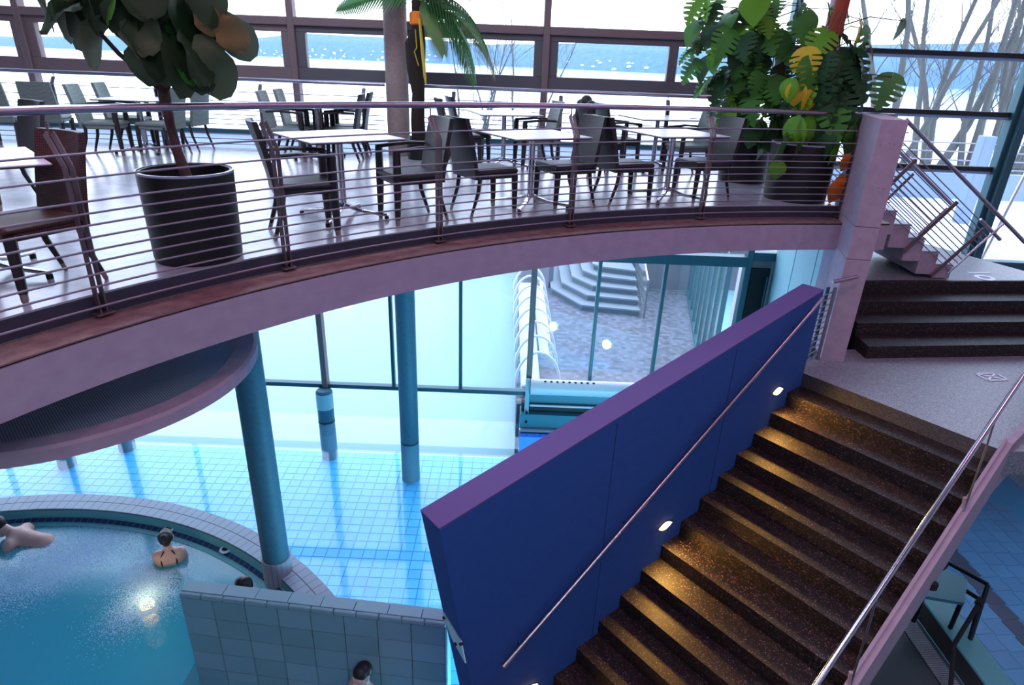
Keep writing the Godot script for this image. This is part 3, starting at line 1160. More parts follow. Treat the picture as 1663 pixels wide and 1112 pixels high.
func pier_and_stairs() -> void:
	# pier: a slab of concrete that carries the end of the terrace
	var s := Shape.new()
	var poly := PackedVector2Array([Vector2(3.84, -7.17), Vector2(4.105, -7.13), Vector2(4.42, -8.3), Vector2(4.14, -8.35)])
	s.level(poly, -1.74, -0.45)
	var p := built("wall_pier", s, mats.concrete, "tall pinkish concrete pier at the end of the curved railing", "pier")
	s = Shape.new()
	s.level(poly, -0.442, -0.07)
	part("block", s, mats.concrete, p)
	s = Shape.new()
	s.level(poly, -0.062, 1.085)
	part("block", s, mats.concrete, p)
	s = Shape.new()
	s.level(PackedVector2Array([Vector2(3.86, -7.2), Vector2(4.09, -7.16), Vector2(4.4, -8.28), Vector2(4.15, -8.33)]), -5.4, 1.06)
	part("core", s, mats.black_hole, p)
	for k in 6:
		s = Shape.new()
		var q := Vector3(3.84, 0, -7.17).lerp(Vector3(4.105, 0, -7.13), rng.randf_range(0.15, 0.9))
		q.y = rng.randf_range(0.2, 1.0)
		s.box(q + Vector3(0, 0, 0.001), Vector3(0.009, 0.007, 0.004))
		part("pit", s, mats.black_hole, p)
	# landing in front of the pier
	var e0 := on_stair(0, -0.1, 0)
	var e1 := on_stair(0, 2.02, 0)
	s = Shape.new()
	s.level(PackedVector2Array([Vector2(e0.x, e0.z), Vector2(e1.x, e1.z), Vector2(7.9, -5.2), Vector2(7.9, -7.9), Vector2(4.2, -7.5), Vector2(3.72, -7.2)]), -2.0, -1.74)
	var land := built("floor_landing", s, mats.landing_stone, "grey speckled stone landing at the top of the dark stairs", "floor")
	marker(land, Vector3(5.75, -1.737, -6.85), 0.3)
	# four wide steps up to the upper landing
	var up := Node3D.new()
	up.name = numbered("stairs")
	add_child(up)
	tag(up, "four wide dark speckled steps between the two landings", "stairs", "", "structure")
	for k in 4:
		s = Shape.new()
		var z := -7.46 - 0.36 * k
		var t := -0.125
		var x0 := 4.44
		var pl := PackedVector2Array([Vector2(x0, z + t * (x0 - 6.1)), Vector2(8.6, z + t * 2.5), Vector2(8.6, z - 0.45 + t * 2.5), Vector2(x0, z - 0.45 + t * (x0 - 6.1))])
		s.level(pl, -2.0, -1.74 + 0.165 * (k + 1))
		part("step", s, mats.terrazzo, up)
	s = Shape.new()
	s.level(PackedVector2Array([Vector2(4.6, -8.4), Vector2(7.3, -8.73), Vector2(7.72, -8.92), Vector2(6.95, -10.75), Vector2(5.1, -10.9), Vector2(5.0, -9.6)]), -1.3, -1.079)
	var ul := built("floor_landing", s, mats.landing_stone, "pale speckled upper landing beside the zigzag steps", "floor")
	var mk := Shape.new()
	mk.bar(Vector3(6.62, -1.076, -8.98), Vector3(6.98, -1.076, -9.02), 0.05, 0.004)
	part("floor_mark", mk, mats.marker_white, ul)
	mk = Shape.new()
	mk.lathe([Vector2(0.07, 0.0), Vector2(0.07, 0.004), Vector2(0.13, 0.004), Vector2(0.13, 0.0)], Transform3D(Basis(), Vector3(6.72, -1.078, -8.76)), 20)
	part("floor_mark", mk, mats.marker_white, ul)
	zigzag()
	main_stairs()


func marker(parent: Node3D, at: Vector3, w: float) -> void:
	var s := Shape.new()
	var a := at + Vector3(-w * 0.5, 0, -w * 0.25)
	var b := at + Vector3(w * 0.4, 0, -w * 0.35)
	var c := at + Vector3(w * 0.5, 0, w * 0.25)
	var d := at + Vector3(-w * 0.4, 0, w * 0.35)
	for e in [[a, b], [b, c], [c, d], [d, a], [a, c], [b, d]]:
		s.bar(e[0] + Vector3(0, 0.002, 0), e[1] + Vector3(0, 0.002, 0), 0.024, 0.006)
	part("floor_sign", s, mats.marker_white, parent)


func zigzag() -> void:
	var o := Node3D.new()
	o.name = numbered("stairs")
	add_child(o)
	tag(o, "zigzag concrete steps climbing from the upper landing to the terrace", "stairs", "", "structure")
	var x0 := 4.62
	var g := 0.245
	for k in 6:
		var x := x0 + g * k
		var y := -0.18 * k
		var s := Shape.new()
		var lo: float = max(y - 0.3, -1.07)
		s.box(Vector3(x + g * 0.5 + 0.03, (y + lo) / 2, -9.2), Vector3(g + 0.005, y - lo, 1.15), Basis(), 0.006)
		part("step", s, mats.concrete, o)
		s = Shape.new()
		s.box(Vector3(x + g * 0.5 + 0.045, y + 0.014, -9.2), Vector3(g + 0.02, 0.028, 1.1), Basis(), 0.006)
		part("tread_plate", s, mats.pale_tile, o)
	var s := Shape.new()
	s.box(Vector3(4.6, -0.2, -9.3), Vector3(0.1, 0.4, 1.4))
	part("head_beam", s, mats.concrete, o)


func main_stairs() -> void:
	var o := Node3D.new()
	o.name = numbered("stairs")
	add_child(o)
	tag(o, "long flight of dark speckled steps going down beside the blue wall", "stairs", "", "structure")
	for k in range(1, 22):
		var s := Shape.new()
		var y := -1.74 - RISE * k
		var s0 := GOING * (k - 1) - 0.05
		var s1 := GOING * k
		var a := on_stair(s0, 0.0, 0)
		var b := on_stair(s1, 0.0, 0)
		var c := on_stair(s1, 1.99, 0)
		var d := on_stair(s0, 1.99, 0)
		s.level(PackedVector2Array([Vector2(a.x, a.z), Vector2(b.x, b.z), Vector2(c.x, c.z), Vector2(d.x, d.z)]), max(y - 0.4, -5.45), y)
		part("step", s, mats.terrazzo, o)
	var s := Shape.new()
	var a := on_stair(-0.02, 0.0, 0)
	var b := on_stair(0.0, 0.0, 0)
	var c := on_stair(0.0, 1.99, 0)
	var d := on_stair(-0.02, 1.99, 0)
	s.level(PackedVector2Array([Vector2(a.x, a.z), Vector2(b.x, b.z), Vector2(c.x, c.z), Vector2(d.x, d.z)]), -2.0, -1.742)
	part("step", s, mats.terrazzo, o)
	# side plate on the open side
	s = Shape.new()
	var dirb := Basis(Vector3(-0.7705, 0, 0.6374), Vector3.UP, Vector3(0.6374, 0, 0.7705))
	var poly := PackedVector2Array([Vector2(-1.6, -1.66), Vector2(-0.05, -1.66), Vector2(6.3, -1.66 - 6.35 * 0.581), Vector2(6.3, -2.16 - 6.35 * 0.581), Vector2(-0.05, -2.2), Vector2(-1.6, -2.2)])
	s.prism(poly, Transform3D(dirb, Vector3(STAIR.x, 0, STAIR.z) + dirb.z * 1.99), 0.07)
	part("side_plate", s, mats.concrete, o)
	s = Shape.new()
	poly = PackedVector2Array([Vector2(-0.05, -1.655), Vector2(6.3, -1.655 - 6.35 * 0.581), Vector2(6.3, -1.63 - 6.35 * 0.581), Vector2(-0.05, -1.63)])
	s.prism(poly, Transform3D(dirb, Vector3(STAIR.x, 0, STAIR.z) + dirb.z * 1.982), 0.03)
	part("top_edge", s, mats.concrete, o)
	# blue wall with a slanted free end
	s = Shape.new()
	poly = PackedVector2Array([Vector2(-0.0, -0.698), Vector2(5.09, -1.497), Vector2(4.44, -5.45), Vector2(-0.0, -5.45)])
	s.prism(poly, Transform3D(dirb, Vector3(STAIR.x, 0, STAIR.z) - dirb.z * 0.25), 0.25)
	var w := built("wall_blue", s, mats.blue_wall, "thick deep blue wall along the dark stairs with sloping top", "wall")
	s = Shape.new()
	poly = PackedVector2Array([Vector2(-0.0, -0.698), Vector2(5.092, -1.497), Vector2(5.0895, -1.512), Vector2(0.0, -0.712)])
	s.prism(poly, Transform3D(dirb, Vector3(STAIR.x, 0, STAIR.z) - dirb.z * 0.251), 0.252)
	part("lit_top", s, mats.blue_top_lit, w)  # same blue wall, pink light from above put into its top colour
	for q in [Vector2(1.6, -2.0), Vector2(3.3, -2.2)]:
		s = Shape.new()
		s.bar(on_stair(q.x, 0.001, -5.4), on_stair(q.x, 0.001, -0.76 - q.x * 0.157), 0.006, 0.006)
		part("board_joint", s, mats.blue_joint, w)
	var plate := thing("bracket_plate", "small pale steel bracket plate bolted to the lower end of the blue wall", "plate", Vector3.ZERO)
	s = Shape.new()
	var pts := [on_stair(4.92, -0.25, -2.60), on_stair(4.905, 0.0, -2.72), on_stair(4.86, 0.0, -3.0), on_stair(4.88, -0.17, -2.86)]
	var nn := Vector3(-0.7705, 0.1, 0.6374).normalized()
	s.face(pts, nn)
	var bk := []
	for q in pts:
		bk.append(q - nn * 0.012)
	s.face(bk, -nn)
	for i in 4:
		s.face([pts[i], pts[(i + 1) % 4], bk[(i + 1) % 4], bk[i]], (pts[i] - (pts[0] + pts[2]) / 2.0).normalized())
	part("sheet", s, mats.wall_cyan, plate)
	for q in [pts[0].lerp(pts[2], 0.12), pts[0].lerp(pts[2], 0.62), pts[1].lerp(pts[2], 0.1)]:
		s = Shape.new()
		s.tube([q - nn * 0.01, q + nn * 0.014], 0.014, 10)
		part("bolt", s, mats.rubber, plate)
	# step lights
	for k in 3:
		var q: Vector2 = [Vector2(0.55, -1.81), Vector2(2.34, -2.84), Vector2(4.12, -3.89)][k]
		var lab: String = ["uppermost glowing oval step light in the blue wall", "middle glowing oval step light in the blue wall", "lowest glowing oval step light in the blue wall, at the picture's lower edge"][k]
		var l := Node3D.new()
		l.name = numbered("step_light")
		l.transform = Transform3D(dirb, on_stair(q.x, 0.0, q.y))
		add_child(l)
		tag(l, lab, "wall lamp", "step lights in the blue wall")
		s = Shape.new()
		var eye := PackedVector2Array()
		for i in 9:
			var u := i / 8.0
			eye.append(Vector2(lerpf(-0.1, 0.1, u), 0.042 * sin(PI * u)))
		for i in range(1, 8):
			var u := 1.0 - i / 8.0
			eye.append(Vector2(lerpf(-0.1, 0.1, u), -0.042 * sin(PI * u)))
		s.prism(eye, Transform3D(), 0.012)
		part("lens", s, mats.lamp_warm, l)
		s = Shape.new()
		var rim := PackedVector2Array()
		for e in eye:
			rim.append(e * 1.18)
		s.prism(rim, Transform3D(), 0.006)
		part("bezel", s, mats.steel, l)
		var sp := SpotLight3D.new()
		sp.name = "spot_light"
		sp.light_color = rgb(255, 190, 96)
		sp.light_energy = 1.1
		sp.spot_range = 8.0
		sp.spot_attenuation = 2.0
		sp.spot_angle = 80.0
		sp.light_size = 0.06
		sp.shadow_enabled = true
		sp.position = Vector3(0, 0, 0.05)
		sp.look_at_from_position(Vector3(0, 0, 0.05), Vector3(0.15, -0.45, 1.0), Vector3.UP)
		l.add_child(sp, true)


func railings() -> void:
	var r := thing("terrace_railing", "curved steel railing with thin horizontal rods along the terrace edge", "railing")
	var path := []
	for i in 49:
		var d: float = lerpf(84.0, -1.5, i / 48.0)
		path.append(on_curve(d, 0.1, lerpf(1.068, 1.14, clampf(d / 60.0, 0, 1))))
	var s := Shape.new()
	s.tube(path, 0.027, 12)
	part("handrail", s, mats.steel, r)
	for y in [0.897, 0.754, 0.611, 0.537, 0.464, 0.386, 0.304, 0.229, 0.149, 0.068, -0.068]:
		path = []
		for i in 61:
			path.append(on_curve(lerpf(84.0, -2.5, i / 60.0), -0.075, y))
		s = Shape.new()
		s.tube(path, 0.0075, 6)
		part("rod", s, mats.rod, r)
	for d in [74.2, 60.9, 50.75, 39.6, 28.0, 15.3, 1.7]:
		post(r, d)
	# far railing along the glass front, in two runs either side of the column
	for k in 2:
		var x0: float = [-13.5, -1.72][k]
		var x1: float = [-2.26, 4.55][k]
		var o := thing("terrace_railing", ["straight railing by the glass front left of the round column", "straight railing by the glass front right of the palm"][k], "railing", Vector3.ZERO)
		s = Shape.new()
		s.tube([Vector3(x0, 1.09, -11.25), Vector3(x1, 1.09, -11.25)], 0.03, 10)
		part("handrail", s, mats.steel, o)
		for y in [0.897, 0.754, 0.611, 0.537, 0.464, 0.386, 0.304, 0.229, 0.149, 0.068, -0.05]:
			s = Shape.new()
			s.tube([Vector3(x0, y, -11.12), Vector3(x1, y, -11.12)], 0.0075, 6)
			part("rod", s, mats.rod, o)
		var n := 7 if k == 0 else 4
		for i in n:
			var x := lerpf(x0 + 0.6, x1 - 0.35, float(i) / (n - 1))
			s = Shape.new()
			for e in [-0.012, 0.012]:
				s.bar(Vector3(x + e, -0.1, -11.16), Vector3(x + e, 0.9, -11.16), 0.01, 0.05, Vector3.RIGHT)
				s.bar(Vector3(x + e, 0.9, -11.16), Vector3(x + e, 1.02, -11.24), 0.01, 0.04, Vector3.RIGHT)
			s.tube([Vector3(x, 1.01, -11.25), Vector3(x, 1.08, -11.25)], 0.007, 6)
			part("post", s, mats.rod, o)
	stair_rails()


func post(r: Node3D, d: float) -> void:
	var a := on_curve(d, -0.03, -0.15)
	var inward := (a - Vector3(CURVE.x, -0.15, CURVE.y)).normalized()
	var side := inward.cross(Vector3.UP)
	var s := Shape.new()
	for e in [-0.021, 0.021]:
		var o: Vector3 = side * e
		var bs := Basis(side, Vector3.UP, inward)
		s.box(a + o + Vector3(0, 0.49, 0), Vector3(0.011, 0.98, 0.05), bs, 0.002)
		s.bar(a + o + Vector3(0, 0.97, 0), a + o + inward * 0.13 + Vector3(0, 1.16, 0), 0.011, 0.045, inward, 0.002)
	s.box(a + Vector3(0, 0.02, 0), Vector3(0.12, 0.012, 0.1), Basis(side, Vector3.UP, inward), 0.003)
	for y in [0.06, 0.9]:
		s.tube([a + side * -0.04 + Vector3(0, y, 0), a + side * 0.04 + Vector3(0, y, 0)], 0.013, 8)
	s.tube([a + inward * 0.13 + Vector3(0, 1.14, 0), a + inward * 0.13 + Vector3(0, 1.23, 0)], 0.007, 6)
	part("post", s, mats.post_steel, r)


func stair_rails() -> void:
	var o := thing("stair_handrail", "slim steel handrail fixed along the blue wall", "handrail")
	var s := Shape.new()
	s.tube([on_stair(0.17, 0.08, -0.74), on_stair(4.52, 0.08, -3.21)], 0.02, 12)
	part("tube", s, mats.steel, o)
	for k in 4:
		var d := 0.55 + k * 1.25
		s = Shape.new()
		var y := -0.74 - (d - 0.17) * 0.568
		s.tube([on_stair(d, 0.0, y - 0.07), on_stair(d, 0.07, y - 0.07), on_stair(d, 0.08, y - 0.01)], 0.007, 8)
		part("bracket", s, mats.dark_steel, o)
	o = thing("stair_handrail", "shiny steel handrail on the open side of the dark stairs", "handrail")
	s = Shape.new()
	s.tube([on_stair(-1.6, 1.985, -0.66), on_stair(-0.1, 1.985, -0.66), on_stair(0.0, 1.985, -0.70), on_stair(6.2, 1.985, -0.70 - 6.2 * 0.575)], 0.022, 14)
	part("tube", s, mats.chrome, o)
	for d in [-1.0, 0.72, 2.42, 4.1]:
		var y: float = -0.70 - max(d, 0.0) * 0.575
		s = Shape.new()
		s.tube([on_stair(d, 1.985, y - 0.02), on_stair(d, 2.0, y - 0.3), on_stair(d, 2.02, y - 1.0)], 0.009, 8)
		part("post", s, mats.steel, o)
		s = Shape.new()
		s.tube([on_stair(d, 1.995, y - 0.86), on_stair(d, 2.02, y - 1.06)], 0.018, 8)
		part("socket", s, mats.concrete, o)
	# short balustrade between the blue wall and the pier
	o = thing("landing_balustrade", "narrow steel balustrade filling the gap between blue wall and pier", "railing")
	var a := Vector3(3.42, 0, -6.84)
	var b := Vector3(3.82, 0, -7.2)
	s = Shape.new()
	s.tube([Vector3(3.66, -0.68, -7.0), Vector3(3.96, -0.62, -7.05)], 0.022, 10)
	part("handrail", s, mats.steel, o)
	for k in 12:
		s = Shape.new()
		s.tube([a + Vector3(0, -0.85 - 0.075 * k, 0), b + Vector3(0, -0.85 - 0.075 * k, 0)], 0.007, 6)
		part("rod", s, mats.rod, o)
	s = Shape.new()
	s.bar(b + Vector3(-0.1, -1.74, 0.02), b + Vector3(-0.1, -0.8, 0.02), 0.05, 0.012, Vector3(0.4, 0, 1))
	part("post", s, mats.frame_teal, o)
	s = Shape.new()
	s.bar(b + Vector3(-0.02, -1.74, 0.03), b + Vector3(-0.02, -0.8, 0.03), 0.05, 0.012, Vector3(0.4, 0, 1))
	part("post", s, mats.steel, o)
	# sloping balustrade of the zigzag steps
	o = thing("stair_balustrade", "sloping steel balustrade of the zigzag steps behind the pier", "railing")
	var p0 := Vector3(4.55, 0.06, -8.58)
	var p1 := Vector3(6.02, -1.02, -8.58)
	var dir := (p1 - p0).normalized()
	var nrm := Vector3(-dir.y, dir.x, 0)
	if nrm.y < 0:
		nrm = -nrm
	var tot := p0.distance_to(p1)
	for k in 11:
		s = Shape.new()
		var h := 0.09 + k * 0.068
		s.tube([p0 + nrm * h - dir * 0.3, p0 + nrm * h + dir * tot], 0.0075, 6)
		part("rod", s, mats.rod, o)
	s = Shape.new()
	s.tube([p0 + nrm * 0.97 + dir * -0.3, p0 + nrm * 0.97 + dir * (tot + 0.45)], 0.026, 12)
	part("handrail", s, mats.steel, o)
	s = Shape.new()
	s.tube([p0 + nrm * 0.8 + dir * (tot - 0.25) + Vector3(0, 0, -0.06), p0 + nrm * 0.8 + dir * (tot + 0.2) + Vector3(0, 0, -0.06)], 0.024, 12)
	part("handrail", s, mats.steel, o)
	for d in [0.12, 0.92]:
		s = Shape.new()
		s.bar(p0 + dir * (tot * d) + nrm * -0.12, p0 + dir * (tot * d) + nrm * 0.74, 0.05, 0.02, Vector3(0, 0, 1), 0.003)
		part("post", s, mats.post_steel, o)
	s = Shape.new()
	s.bar(p0 + dir * (tot * 0.6) + nrm * -0.14, p0 + dir * (tot * 0.6) + nrm * 0.74, 0.055, 0.02, Vector3(0, 0, 1), 0.003)
	part("post", s, mats.post_steel, o)
	s = Shape.new()
	s.tube([p0 + dir * tot + nrm * 0.05, p0 + dir * tot + nrm * 0.97], 0.016, 8)
	part("end_post", s, mats.steel, o)
	# rear balustrade of the same steps
	o = thing("stair_balustrade", "rear sloping balustrade behind the zigzag steps, nearer the glass", "railing")
	p0.z = -9.75
	p1.z = -9.75
	for k in 11:
		s = Shape.new()
		var h := 0.09 + k * 0.068
		s.tube([p0 + nrm * h - dir * 0.3, p0 + nrm * h + dir * tot], 0.0075, 6)
		part("rod", s, mats.rod, o)
	s = Shape.new()
	s.tube([p0 + Vector3(-0.6, 0.95, 0), p0 + nrm * 0.97 + dir * -0.1, p0 + nrm * 0.97 + dir * tot], 0.026, 12)
	part("handrail", s, mats.steel, o)
	for d in [0.1, 0.55, 1.0]:
		s = Shape.new()
		s.bar(p0 + dir * (tot * d) + nrm * -0.1, p0 + dir * (tot * d) + nrm * 0.9, 0.04, 0.02, Vector3(0, 0, 1), 0.003)
		part("post", s, mats.post_steel, o)


func outdoors() -> void:
	var s := Shape.new()
	s.face([Vector3(-120, -6.4, -60), Vector3(160, -6.4, -60), Vector3(3200, -6.4, -3200), Vector3(-3200, -6.4, -3200)], Vector3.UP)
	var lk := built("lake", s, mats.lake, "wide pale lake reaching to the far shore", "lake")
	lk.set_meta("kind", "structure")
	s = Shape.new()
	s.face([Vector3(-60, POOL_FLOOR, GLASS_Z + 0.02), Vector3(0.2, POOL_FLOOR, GLASS_Z + 0.02), Vector3(0.2, POOL_FLOOR, -26), Vector3(-60, POOL_FLOOR, -26)], Vector3.UP)
	built("floor_outdoor_pool", s, mats.out_pool, "pale tiled floor of the outdoor pool beyond the glass", "pool floor")
	s = Shape.new()
	s.face([Vector3(-60, WATER, GLASS_Z + 0.02), Vector3(0.12, WATER, GLASS_Z + 0.02), Vector3(0.12, WATER, -26), Vector3(-60, WATER, -26)], Vector3.UP)
	var op := built("water_outdoor_pool", s, mats.water_out, "bright water of the outdoor pool beyond the glass", "water")
	op.set_meta("kind", "stuff")
	s = Shape.new()
	s.level(PackedVector2Array([Vector2(-62, -26.0), Vector2(7.5, -26.0), Vector2(7.5, -62.0), Vector2(-62, -62.0)]), -6.9, -5.55)
	built("ground_bank", s, mats.snow, "snowy bank between the outdoor pool and the lake", "ground")
	# far shore
	s = Shape.new()
	var f := FastNoiseLite.new()
	f.seed = 5
	f.frequency = 0.06
	var rows := [0.0, 0.06, 0.14, 0.3]
	var pts := []
	for i in 121:
		var az := lerpf(-58.0, 58.0, i / 120.0)
		var d := shore(az)
		var h := ridge(az) + f.get_noise_1d(az * 4.0) * 0.0012 + f.get_noise_1d(az * 17.0) * 0.0006
		var col := []
		for k in 4:
			var dd: float = d * (1.0 + rows[k])
			var y: float = [-6.6, 1.5 + dd * h * 0.62, 1.5 + dd * h, -10.0][k]
			col.append(Vector3(sin(deg_to_rad(az)) * dd, y, -cos(deg_to_rad(az)) * dd))
		pts.append(col)
	s.sheet(120, 3, func(u: float, v: float) -> Vector3: return pts[int(round(u * 120))][int(round(v * 3))])
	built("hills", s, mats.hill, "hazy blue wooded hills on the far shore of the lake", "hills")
	var hs := Shape.new()
	hs.prism(PackedVector2Array([Vector2(-0.5, 0), Vector2(0.5, 0), Vector2(0.5, 0.6), Vector2(0, 1.0), Vector2(-0.5, 0.6)]), Transform3D(Basis(), Vector3(0, 0, -0.5)), 1.0)
	var mm := MultiMesh.new()
	mm.transform_format = MultiMesh.TRANSFORM_3D
	mm.mesh = hs.mesh()
	mm.instance_count = 90
	for i in 90:
		var az := rng.randf_range(-24.0, -7.0) if i < 70 else rng.randf_range(0.0, 20.0)
		var d := shore(az) * (1.0 + rng.randf_range(0.002, 0.035))
		var up: float = (d / shore(az) - 1.0) / 0.06
		var y := lerpf(-6.6, 1.5 + d * ridge(az) * 0.62, up)
		var w := rng.randf_range(2.5, 5.0)
		mm.set_instance_transform(i, Transform3D(Basis(Vector3.UP, rng.randf() * 0.6).scaled(Vector3(w * 1.3, w * 0.8, w)), Vector3(sin(deg_to_rad(az)) * d, y - 0.5, -cos(deg_to_rad(az)) * d)))
	var mi := MultiMeshInstance3D.new()
	mi.name = "shore_houses"
	mi.multimesh = mm
	mi.material_override = mats.house
	add_child(mi)
	tag(mi, "tiny white houses scattered along the far shore", "houses", "", "stuff")
	court()
	out_terrace()
	for p in [[Vector3(13.2, -3.2, -23.5), 0.26, 3, 3], [Vector3(15.1, -3.2, -24.5), 0.3, 4, 7], [Vector3(16.6, -3.2, -24.0), 0.28, 4, 12], [Vector3(18.6, -3.2, -25.0), 0.3, 4, 18], [Vector3(20.3, -3.2, -26.5), 0.28, 4, 25]]:
		tree(p[0], p[1], p[2], p[3], ["leftmost bare many-stemmed tree behind the pier top", "bare tree with thick forked stems right of the pier", "bare many-stemmed tree in the middle of the right glazing", "bare leaning tree beside the right corner post", "bare tree at the far right edge of the view"][[3, 7, 12, 18, 25].find(p[3])], 11.0)
	tree(Vector3(-2.2, -6.0, -29.0), 0.16, 4, 31, "slim bare tree outside the glass behind the palm", 8.6)
	tree(Vector3(-0.4, -6.0, -31.0), 0.16, 4, 37, "slim bare tree outside the glass left of the middle mullion", 8.8)


func shore(az: float) -> float:
	return lerpf(2100.0, 620.0, clampf((az + 40.0) / 78.0, 0, 1))


func ridge(az: float) -> float:
	var pts := [[-60, 0.006], [-36, 0.007], [-30, 0.013], [-24, 0.016], [-21, 0.018], [-17.5, 0.026], [-12, 0.026], [-8, 0.025], [-3, 0.022], [2, 0.026], [6, 0.03], [14, 0.027], [18, 0.025], [26, 0.036], [32, 0.04], [38, 0.046], [60, 0.05]]
	for i in pts.size() - 1:
		if az <= pts[i + 1][0]:
			return lerpf(pts[i][1], pts[i + 1][1], clampf((az - pts[i][0]) / (pts[i + 1][0] - pts[i][0]), 0, 1))
	return 0.05


func court() -> void:
	var s := Shape.new()
	s.level(PackedVector2Array([Vector2(0.15, GLASS_Z - 0.05), Vector2(0.15, -30.0), Vector2(7.5, -30.0), Vector2(7.5, GLASS_Z - 0.05)]), -6.7, -5.25)
	built("floor_court", s, mats.paving, "pale frosted cobble paving of the outdoor court", "paving")
	# stone steps with a canted corner
	var o := Node3D.new()
	o.name = numbered("stairs")
	add_child(o)
	tag(o, "five pale stone steps with a canted corner in the outdoor court", "stairs", "", "structure")
	for k in 5:
		var g := 0.34 * k
		var poly := PackedVector2Array([Vector2(1.22 + g * 0.95, -19.3 - g * 0.1), Vector2(2.05 + g * 0.55, -17.85 - g * 1.0), Vector2(3.72, -17.55 - g), Vector2(3.72, -23.5), Vector2(1.22 + g * 0.95, -23.5)])
		s = Shape.new()
		s.level(poly, -5.25 + 0.2 * k, -5.25 + 0.2 * (k + 1) - 0.05)
		part("riser_block", s, mats.out_stone, o)
		s = Shape.new()
		var lip := PackedVector2Array([poly[0] + Vector2(-0.04, 0.02), poly[1] + Vector2(-0.02, 0.05), poly[2] + Vector2(0.02, 0.05), poly[3] + Vector2(0.02, 0), poly[4] + Vector2(-0.04, 0)])
		s.level(lip, -5.25 + 0.2 * (k + 1) - 0.05, -5.25 + 0.2 * (k + 1))
		part("tread_slab", s, mats.out_step, o)
	var rl := thing("court_handrail", "glass sided steel rail along the right of the court steps", "railing")
	s = Shape.new()
	s.tube([Vector3(3.85, -4.1, -17.4), Vector3(3.85, -3.2, -19.6), Vector3(3.85, -3.2, -22.0)], 0.03, 8)
	part("handrail", s, mats.steel, rl)
	for q in [[-17.4, -5.25, -4.1], [-19.6, -4.4, -3.2], [-21.6, -4.3, -3.2]]:
		s = Shape.new()
		s.bar(Vector3(3.85, q[1], q[0]), Vector3(3.85, q[2], q[0]), 0.05, 0.05)
		part("post", s, mats.steel, rl)
	s = Shape.new()
	s.prism(PackedVector2Array([Vector2(-17.5, -5.1), Vector2(-17.5, -4.2), Vector2(-19.6, -3.3), Vector2(-21.6, -3.3), Vector2(-21.6, -4.2), Vector2(-19.6, -4.3)]), Transform3D(Basis(Vector3(0, 0, 1), Vector3.UP, Vector3(1, 0, 0)), Vector3(3.845, 0, 0)), 0.012)
	part("pane", s, mats.glass, rl)
	# walls round the court
	s = Shape.new()
	s.box(Vector3(1.0, -4.4, -23.2), Vector3(1.8, 2.0, 0.3))
	s.bar(Vector3(0.3, -4.6, -21.0), Vector3(1.2, -4.6, -19.9), 0.2, 1.6)
	built("wall_court", s, mats.out_wall, "pale retaining wall left of the court steps", "wall")
	s = Shape.new()
	s.box(Vector3(5.6, -4.35, -20.3), Vector3(3.8, 1.9, 0.3))
	var rear := built("wall_court", s, mats.out_wall, "stained rendered wall at the back of the outdoor court", "wall")
	for k in 2:
		s = Shape.new()
		s.bar(Vector3(4.7 + k * 1.25, -3.75, -20.1), Vector3(5.1 + k * 1.25, -2.3, -20.1), 0.2, 0.12)
		part("strut", s, mats.out_stone, rear)
	s = Shape.new()
	s.box(Vector3(5.4, -3.35, -20.05), Vector3(3.0, 0.3, 0.12))
	part("band", s, mats.frame_teal, rear)
	# glazed wing on the right of the court
	var w := Node3D.new()
	w.name = "window_2"
	add_child(w)
	tag(w, "glazed wing with slim mullions along the right of the court", "window", "", "structure")
	var a := Vector3(4.35, 0, -12.4)
	var b := Vector3(5.75, 0, -19.9)
	for k in 9:
		var q := a.lerp(b, k / 8.0)
		s = Shape.new()
		s.bar(q + Vector3(0, -5.2, 0), q + Vector3(0, -1.9, 0), 0.06, 0.1, Vector3(1, 0, 0.2))
		part("mullion", s, mats.frame_teal, w)
		if k < 8:
			var q2 := a.lerp(b, (k + 1) / 8.0)
			s = Shape.new()
			s.bar((q * 0.95 + q2 * 0.05) + Vector3(0, -3.55, 0), (q * 0.05 + q2 * 0.95) + Vector3(0, -3.55, 0), 0.012, 3.2)
			part("pane", s, mats.glass, w)
	s = Shape.new()
	s.bar(a + Vector3(0, -5.2, 0), b + Vector3(0, -5.2, 0), 0.12, 0.1)
	part("sill", s, mats.frame_teal, w)
	s = Shape.new()
	s.level(PackedVector2Array([Vector2(4.6, GLASS_Z - 0.3), Vector2(6.6, -20.2), Vector2(9.5, -20.2), Vector2(9.5, GLASS_Z - 0.3)]), -5.24, -5.2)
	part("inner_floor", s, mats.wall_cyan, w)
	# hooped clear tunnel over the white bench by the outdoor pool
	var t := thing("hooped_tunnel", "white hoops with a clear curved shield along the outdoor pool edge", "tunnel")
	var prev := Vector3.ZERO
	var arcs := []
	for k in 8:
		var u := k / 7.0
		var cx := lerpf(0.62, 0.5, u)
		var z := lerpf(-12.9, -19.4, u)
		var path := []
		for i in 15:
			var ang := lerpf(-0.12, PI + 0.1, i / 14.0)
			path.append(Vector3(cx + 0.5 * cos(ang), -5.2 + 0.78 * sin(ang), z))
		arcs.append(path)
		s = Shape.new()
		s.tube(path, 0.035, 8)
		part("hoop", s, mats.white_plastic, t)
	for k in 7:
		s = Shape.new()
		var p: Array = arcs[k]
		var q: Array = arcs[k + 1]
		for i in 7:
			s.face([p[i], p[i + 1], q[i + 1], q[i]], (p[i] - Vector3(0.55, -5.2, p[i].z)).normalized())
		part("shield_panel", s, mats.acrylic, t)
	s = Shape.new()
	s.bar(Vector3(0.45, -5.1, -12.3), Vector3(0.35, -5.1, -19.4), 0.42, 0.3, Vector3.UP, 0.03)
	part("bench", s, mats.snow, t)
	# roller of the pool cover with its housing by the glass
	var c := thing("cover_roller", "long white pool cover roller with a row of holes by the glass", "roller")
	s = Shape.new()
